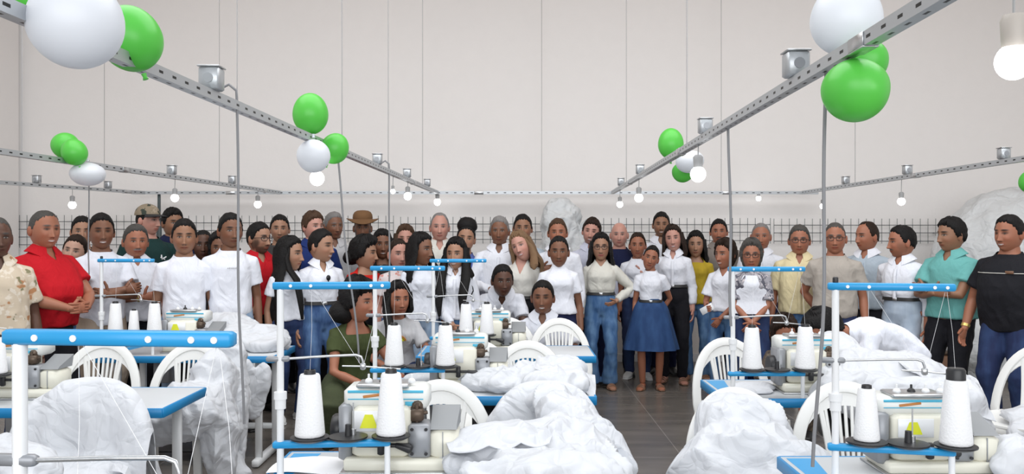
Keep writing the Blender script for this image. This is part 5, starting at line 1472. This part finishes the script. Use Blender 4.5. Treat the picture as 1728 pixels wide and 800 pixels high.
# ------------------------------------------------------------------ the crowd
def TEE(m='bright_white_cotton', **k): return dict(dict(mat=m, neck='crew', slv=.62, hem=.84), **k)
def POLO(m, **k): return dict(dict(mat=m, neck='collar', slv=.62, hem=.86, name='polo_shirt'), **k)
def SHIRT(m, **k): return dict(dict(mat=m, neck='collar', slv=1.95, hem=.86, placket=True, name='button_shirt'), **k)
def JEANS(m='denim_blue', **k): return dict(dict(mat=m), **k)
f = 'f'
CROWD = [
 # label, px, top, D, yaw, options
 ('person at the left picture edge in a beige floral shirt', -6, 364, 5.7, 12, dict(skin='d', top=dict(mat='floral_print', neck='collar', slv=.7, hem=.84, name='floral_shirt', loose=.03), bot=JEANS('denim_dark'), w=1.1, hair='darkgrey', style='buzz', R='down')),
 ('stout person in a bright red polo with hands at the belly', 75, 352, 6.2, 38, dict(skin='r', top=POLO('red_cotton', loose=.03), bot=JEANS('black_trousers'), w=1.28, belly=.10, fat=1.12, hair='darkgrey', style='buzz', L='belly', R='belly', smile=.9, hy=-10)),
 ('person with black hair half hidden behind the smiling man in white', 139, 363, 7.9, 0, dict(skin='m', top=TEE('dark_green_cotton'), bot=JEANS('black_trousers'), style='short')),
 ('short person peering out low behind the red polo and white T-shirt', 126, 397, 7.5, -15, dict(skin='l', hair='darkbrown', style='short', top=TEE('pale_blue_shirt'), bot=JEANS('denim_blue'), ht=10)),
 ('smiling person in a white T-shirt with folded arm and thumb up, beige trousers', 171, 358, 6.75, 15, dict(skin='b', top=TEE('white_cotton', hem=.82), bot=JEANS('beige_trousers'), L='cross', R='thumb_in', smile=1.0, style='short', hy=-8, w=.98)),
 ('moustached person in a white polo giving a thumbs up', 229, 378, 7.2, 10, dict(skin='r', top=POLO('white_cotton', loose=.03), bot=JEANS('black_trousers'), w=1.14, belly=.06, hair='darkgrey', style='short', moustache='grey', L='thumb_in', R='down', wear=('band_L',), fat=1.06, sw=1.0)),
 ('tall person in camouflage cap and dark green T-shirt', 250, 342, 7.9, 20, dict(skin='p', top=TEE('dark_green_cotton', print='logo'), bot=JEANS('black_trousers'), style='buzz', wear=('cap',), hy=30, w=1.1, smile=.1)),
 ('person in a dark navy shirt beside the camouflage cap', 291, 347, 8.4, 10, dict(skin='t', top=POLO('midnight_cotton'), bot=JEANS('black_trousers'), style='full', hy=15, smile=.3)),
 ('young person in a plain white T-shirt and light jeans, arms hanging', 311, 368, 6.75, 0, dict(skin='t', top=TEE('bright_white_cotton', hem=.80, loose=.010), bot=JEANS('denim_light'), style='short', L='down', R='down', w=.94, smile=.1, wear=('watchR',))),
 ('dark-skinned person between the two white T-shirts', 343, 388, 7.9, 0, dict(skin='d', top=TEE('midnight_cotton'), bot=JEANS('black_trousers'), style='buzz')),
 ('person hidden behind the printed white T-shirt, dark hair showing', 371, 391, 7.8, 0, dict(skin='b', top=TEE('black_cotton'), bot=JEANS('black_trousers'), style='bob', sex=f)),
 ('young person in a printed white T-shirt wearing a watch, light jeans', 389, 357, 6.9, 8, dict(skin='b', top=TEE('bright_white_cotton', hem=.80, loose=.010, print='text'), bot=JEANS('denim_light'), style='short', L='loose', R='down', wear=('g_watch_L', 'watch_L'), hy=8, smile=.2, w=.94)),
 ('bearded person in glasses and a red polo', 437, 374, 7.6, 22, dict(skin='m', top=POLO('red_cotton', loose=.02), bot=JEANS('black_trousers'), w=1.1, beard=.75, style='short', wear=('glasses',), hy=22, smile=.2)),
 ('young person with black hair above the red polo', 472, 360, 8.6, 0, dict(skin='m', top=TEE('dark_grey_cloth'), bot=JEANS('black_trousers'), style='short')),
 ('person with very long black hair in a white T-shirt with sleeve badge', 489, 400, 7.2, 22, dict(sex=f, skin='m', style='long', fall=.62, locks=(-1,), lockl=.40, top=TEE('bright_white_cotton', hem=.93, slv=.5, loose=.006, print='sleeve'), bot=JEANS('denim_dark'), hy=38, smile=.6, shoe='shoe_white', L='down')),
 ('person in a navy shirt behind the short-haired woman', 528, 353, 8.3, 12, dict(skin='p', top=POLO('navy_cotton', loose=.02), bot=JEANS('black_trousers'), style='full', hair='brown', hy=22, smile=.8, w=1.08)),
 ('short-haired person in a white polo with sunglasses hanging at the neck, blue jeans', 542, 387, 7.3, 16, dict(sex=f, skin='m', style='short', top=POLO('bright_white_cotton', tuck=True, slv=.7, loose=.01, vd=.11), bot=JEANS('denim_blue', belt=True, flare=.015), hy=38, smile=.9, wear=('neckshades',), w=1.08, L='down')),
 ('grey-haired older person in a pale shirt, left of the brown hat', 563, 355, 8.8, 10, dict(skin='b', top=SHIRT('grey_white_cloth'), bot=JEANS('black_trousers'), style='short', hair='grey', hy=12)),
 ('bearded person wearing a brown brimmed hat and pale grey shirt', 612, 360, 9.1, 0, dict(skin='b', top=SHIRT('grey_white_cloth', loose=.03), bot=JEANS('black_trousers'), style='buzz', beard=.85, wear=('hat',), smile=.8, w=1.08)),
 ('person in a red blouse with dark tied curls, looking right', 615, 398, 7.9, 30, dict(sex=f, skin='m', style='curly', top=dict(mat='bright_red_cloth', neck='square', slv=.55, hem=.90, name='blouse'), bot=JEANS('black_trousers'), hy=40, bun=(0, .11, -.03, .07))),
 ('person with long dark hair and dark patterned top below the wall grid', 645, 387, 8.3, 5, dict(sex=f, skin='b', style='long', fall=.35, locks=(-1, 1), lockl=.2, top=dict(mat='dark_print', neck='scoop', slv=.5, hem=.88, name='blouse'), bot=JEANS('black_trousers'), smile=.7)),
 ('smiling person with long light brown hair in the back row', 684, 378, 8.6, 0, dict(sex=f, skin='p', style='long', hair='brown', fall=.35, locks=(-1, 1), lockl=.22, top=TEE('ivory_cloth'), bot=JEANS(), smile=1.0)),
 ('person in a pink and white print top with hair drawn back', 672, 405, 7.9, 10, dict(sex=f, skin='p', style='pulled', hair='darkbrown', top=TEE('pink_print'), bot=JEANS('denim_blue'), hy=10, smile=.4, wear=())),
 ('person in a white V-neck with dark hair falling right, pale jeans', 710, 393, 7.5, 22, dict(sex=f, skin='b', style='long', fall=.30, locks=(1,), lockl=.30, top=TEE('white_cotton', neck='v', vd=.07, slv=.62, hem=.88, loose=.008), bot=JEANS('denim_light'), hy=30, smile=.2, L='down', R='loose')),
 ('person with thin grey hair and open beige polo', 742, 357, 8.5, 0, dict(skin='p', top=POLO('ivory_cloth', vd=.09), bot=JEANS('beige_trousers'), style='receding', hair='grey', smile=.2, w=1.1)),
 ('person with high black curly updo and violet blue top', 786, 378, 8.4, 0, dict(sex=f, skin='m', style='pulled', bun=(0, .02, .118, .088), top=TEE('violet_blue_cloth'), bot=JEANS('denim_dark'), ht=6)),
 ('person with long wavy black hair over a white blouse, blue jeans', 770, 402, 7.6, -8, dict(sex=f, skin='m', style='long', fall=.40, wavy=.05, locks=(-1, 1), lockl=.40, top=SHIRT('bright_white_cotton', hem=.90), bot=JEANS('denim_mid'), hy=-8, smile=.7, L='clasp', R='down')),
 ('grey-haired dark-skinned person in a bright white shirt', 843, 363, 8.35, -5, dict(skin='b', top=SHIRT('bright_white_cotton', hem=.82), bot=JEANS('denim_dark'), style='short', hair='grey', L='belly', R='hug', w=1.1, smile=.2)),
 ('person in a pale blue shirt behind the blonde woman', 882, 359, 8.7, 0, dict(skin='t', top=SHIRT('pale_blue_shirt'), bot=JEANS('black_trousers'), style='short', wear=())),
 ('blonde person with head tilted, ivory V-neck blouse and dark trousers', 880, 389, 8.05, -8, dict(sex=f, skin='p', style='long', hair='lightbrown', fall=.24, locks=(1,), lockl=.16, top=dict(mat='ivory_cloth', neck='v', vd=.15, slv=1.9, tuck=True, puff=.02, name='blouse', loose=.02), bot=JEANS('black_trousers', belt=True), ht=-20, hy=-12, smile=.8, L='loose', R='down', lipstick=True)),
 ('person in a pale shirt with straight brown hair, before the white bundle', 941, 367, 8.6, 0, dict(skin='r', top=SHIRT('bright_white_cotton'), bot=JEANS('black_trousers'), style='short', hair='brown', smile=.1)),
 ('person in a high-necked white top with short sleeves and dark trousers', 943, 400, 7.75, 0, dict(sex=f, skin='b', style='pulled', top=TEE('bright_white_cotton', neck='high', slv=.55, hem=.93, loose=.006), bot=JEANS('midnight_cotton'), R='down', L='down', smile=.4, w=1.06)),
 ('dark-haired bearded person in a lilac white shirt', 998, 365, 9.15, -5, dict(skin='p', top=SHIRT('lilac_white_shirt'), bot=JEANS('midnight_cotton'), style='full', hair='darkbrown', beard=.35, smile=1.0, ht=8)),
 ('person in a cream long-sleeved blouse, glasses and blue jeans', 1014, 393, 8.75, 0, dict(sex=f, skin='m', style='long', fall=.22, top=dict(mat='cream_blouse', neck='v', vd=.08, slv=1.95, tuck=True, puff=.025, name='blouse', loose=.028), bot=JEANS('denim_mid', belt=True, flare=.035), wear=('glasses',), L='down', R='hip', shoe='sandal', lipstick=True, w=1.04)),
 ('bald person in a dark navy T-shirt', 1045, 374, 9.6, 0, dict(skin='p', top=TEE('midnight_cotton'), bot=JEANS('midnight_cotton'), style='none', hair='silver', w=1.14, fat=1.06, smile=.2)),
 ('person in a white top and dark jeans beside the girl', 1076, 393, 9.4, 0, dict(sex=f, skin='r', style='pulled', hair='darkbrown', top=TEE('bright_white_cotton', hem=.94, slv=.6), bot=JEANS('denim_dark'), L='down', R='back', shoe='shoe_white', w=1.05)),
 ('tallest person, in a white shirt, centre right of the back row', 1116, 355, 9.7, 0, dict(skin='t', top=SHIRT('bright_white_cotton'), bot=JEANS('midnight_cotton'), style='short', beard=.3, smile=.9)),
 ('girl in a white T-shirt and long blue denim skirt', 1098, 414, 8.7, 0, dict(sex=f, skin='r', style='pulled', bun=(0, .04, .10, .045), top=TEE('bright_white_cotton', tuck=True, slv=.5, loose=.008), bot=dict(kind='skirt', mat='denim_skirt', len=.46, flare=.14, belt=True), ht=14, smile=.3, L='down', R='back', shoe='sandal', hk=1.02, w=.92)),
 ('person in a white long-sleeved blouse and slim black trousers', 1136, 378, 9.1, -4, dict(sex=f, skin='p', style='long', hair='darkbrown', fall=.18, locks=(), top=SHIRT('bright_white_cotton', tuck=True, loose=.02, slv=1.8, name='blouse', vd=.10), bot=JEANS('black_trousers', belt=True), R='down', L='hug', shoe='sandal', smile=.8, ht=-6, lipstick=True)),
 ('person with black bob and mustard yellow top, jeans', 1174, 390, 9.3, 0, dict(sex=f, skin='m', style='long', fall=.20, top=dict(mat='mustard_knit', neck='scoop', slv=1.5, hem=.86, name='cardigan'), bot=JEANS('denim_mid', flare=.02), L='back', smile=.2, shoe='sandal')),
 ('person in a grey-brown shirt right of the mustard top', 1213, 368, 9.75, 0, dict(skin='r', top=POLO('grey_brown_cloth', loose=.02), bot=JEANS('black_trousers'), style='short', moustache='darkgrey', R='hug', w=1.12)),
 ('short-haired person in white holding a phone, blue jeans', 1224, 404, 8.3, -18, dict(sex=f, skin='r', style='bob', hair='darkbrown', top=dict(mat='bright_white_cotton', neck='v', vd=.11, slv=.75, hem=.92, name='blouse', flare=1.5), bot=JEANS('denim_mid', flare=.02), hy=-18, L='phone', R='clasp', wear=('phone',), phoneside=-1, shoe='sandal', smile=.7)),
 ('person with glasses, white apron and patterned grey sleeves', 1268, 404, 7.9, 0, dict(sex=f, skin='r', style='bob', hair='darkgrey', top=TEE('sleeve_print', bib='bright_white_cotton', hem=.93, slv=.8), bot=JEANS('denim_dark'), wear=('glasses',), L='clasp', R='clasp', smile=.3, w=1.08)),
 ('nearly bald person in a pink-white shirt behind the apron', 1284, 375, 8.8, 0, dict(skin='r', top=SHIRT('bright_white_cotton', hem=.84), bot=JEANS('midnight_cotton'), style='buzz', hair='grey', fat=1.05, R='down', smile=.6, w=1.05)),
 ('person in glasses and a butter-yellow button shirt', 1349, 379, 8.0, 0, dict(skin='r', top=SHIRT('butter_shirt', slv=.8, hem=.84, vd=.10, loose=.02), bot=JEANS('denim_mid'), style='short', hair='darkgrey', wear=('glasses',), L='down', R='down', w=1.12, belly=.03, smile=.3)),
 ('person in glasses and a taupe crew-neck T-shirt', 1409, 374, 7.5, 0, dict(skin='r', top=TEE('taupe_cloth', hem=.84, loose=.022), bot=JEANS('denim_dark'), style='buzz', hair='darkgrey', wear=('glasses',), w=1.08, L='back', R='down', smile=.2)),
 ('person in a pale grey-blue button shirt and black trousers', 1463, 373, 8.1, -22, dict(skin='r', top=SHIRT('pale_blue_shirt', slv=1.7, collar_mat='bright_white_cotton', loose=.02), bot=JEANS('black_trousers'), style='receding', hair='darkbrown', hy=-25, smile=.5, w=1.08, R='down', L='back')),
 ('moustached person in a white shirt, black belt and pale jeans', 1522, 380, 7.45, -28, dict(skin='r', top=SHIRT('bright_white_cotton', tuck=True, slv=1.6, loose=.02, vd=.08), bot=JEANS('denim_pale', belt=True, e=.006), style='short', moustache='darkgrey', beard=.25, hy=-38, L='back', R='down', smile=.3, w=1.03)),
 ('person in a teal polo with one arm raised to the chest', 1605, 364, 7.1, -28, dict(skin='t', top=POLO('teal_cotton', loose=.02, hem=.86), bot=JEANS('black_trousers'), style='full', hair='black', hy=-22, R='cross', L='thumb_in', wear=('watch_R',), w=1.14, smile=.1)),
 ('stout person in a black T-shirt with a yellow bracelet at the right edge', 1703, 361, 6.6, -24, dict(skin='r', top=TEE('black_cotton', hem=.80, loose=.03, print='line'), bot=JEANS('denim_dark'), style='short', wear=('band_L',), hy=-12, L='loose', R='down', w=1.22, belly=.05, smile=1.0, fat=1.05)),
 # lower front row
 ('crouching person with dark curls and an olive green dress', 605, 468, 6.2, 25, dict(pose='crouch', H=1.68, sex=f, skin='r', style='afro', bun=(-.03, .10, -.06, .085), top=dict(mat='olive_cloth', neck='square', slv=.5, hem=.86, name='dress_top'), bot=JEANS('dark_olive_print', e=.05), hy=32, L='lap', R='knee', shoe='sandal', smile=.5)),
 ('crouching person in a grey T-shirt with a rainbow print, jeans', 672, 474, 6.95, 5, dict(pose='crouch', H=1.66, sex=f, skin='r', style='long', fall=.1, locks=(-1,), lockl=.25, hair='black', top=TEE('grey_white_cloth', print='rainbow', hem=.88), bot=JEANS('denim_dark'), hy=12, L='lap', R='knee', smile=.4)),
 ('stooping person in a white polo with hands on the knees', 848, 446, 7.65, 5, dict(pose='bend', H=1.66, skin='d', style='short', top=POLO('bright_white_cotton', hem=.92), bot=JEANS('midnight_cotton'), L='reachdown', R='reachdown', lean=40, hp=4, smile=.4, hy=5)),
 ('smiling young person in a white polo kneeling behind a plastic chair', 916, 473, 7.2, -5, dict(pose='kneel', H=1.72, skin='b', style='short', top=POLO('white_cotton', hem=.88), bot=JEANS('denim_blue'), L='lap', R='knee', smile=1.0, lean=8, sw=1.08)),
 ('person bowed low over the second right table, dark hair, white shirt', 1392, 530, 5.35, -60, dict(pose='bend', nofit=True, H=1.60, skin='r', sex=f, style='full', hair='black', top=TEE('white_cotton', slv=.8, hem=.86), bot=JEANS('midnight_cotton'), lean=82, hp=35, L='reachdown', R='reachdown')),
 ('seated person in brown patterned clothes behind the second right machine', 1322, 528, 6.6, -15, dict(pose='crouch', H=1.50, sex=f, skin='r', style='bob', hair='darkbrown', top=TEE('brown_print', slv=.9), bot=JEANS('brown_print'), hy=35, hp=20, lean=30, L='lap', R='lap')),
]
import time as _t; _t0 = _t.time()
for i, (lab, px, top, D, yaw, opt) in enumerate(CROWD):
    if LIMIT is not None and i not in LIMIT: continue
    lab_p = lab
    put_person(i + 1, lab_p, px, top, D, yaw, **opt)
for ph, bd in phone_fix:
    bpy.context.view_layer.update()
    ph.parent = None; ph.matrix_world = bd.matrix_world.copy()
print('crowd built in', round(_t.time() - _t0, 1))

for o in scene.collection.objects:
    if o.get('label') and len(o['label'].split()) > 16: print('LONG', len(o['label'].split()), o.name, o['label'])
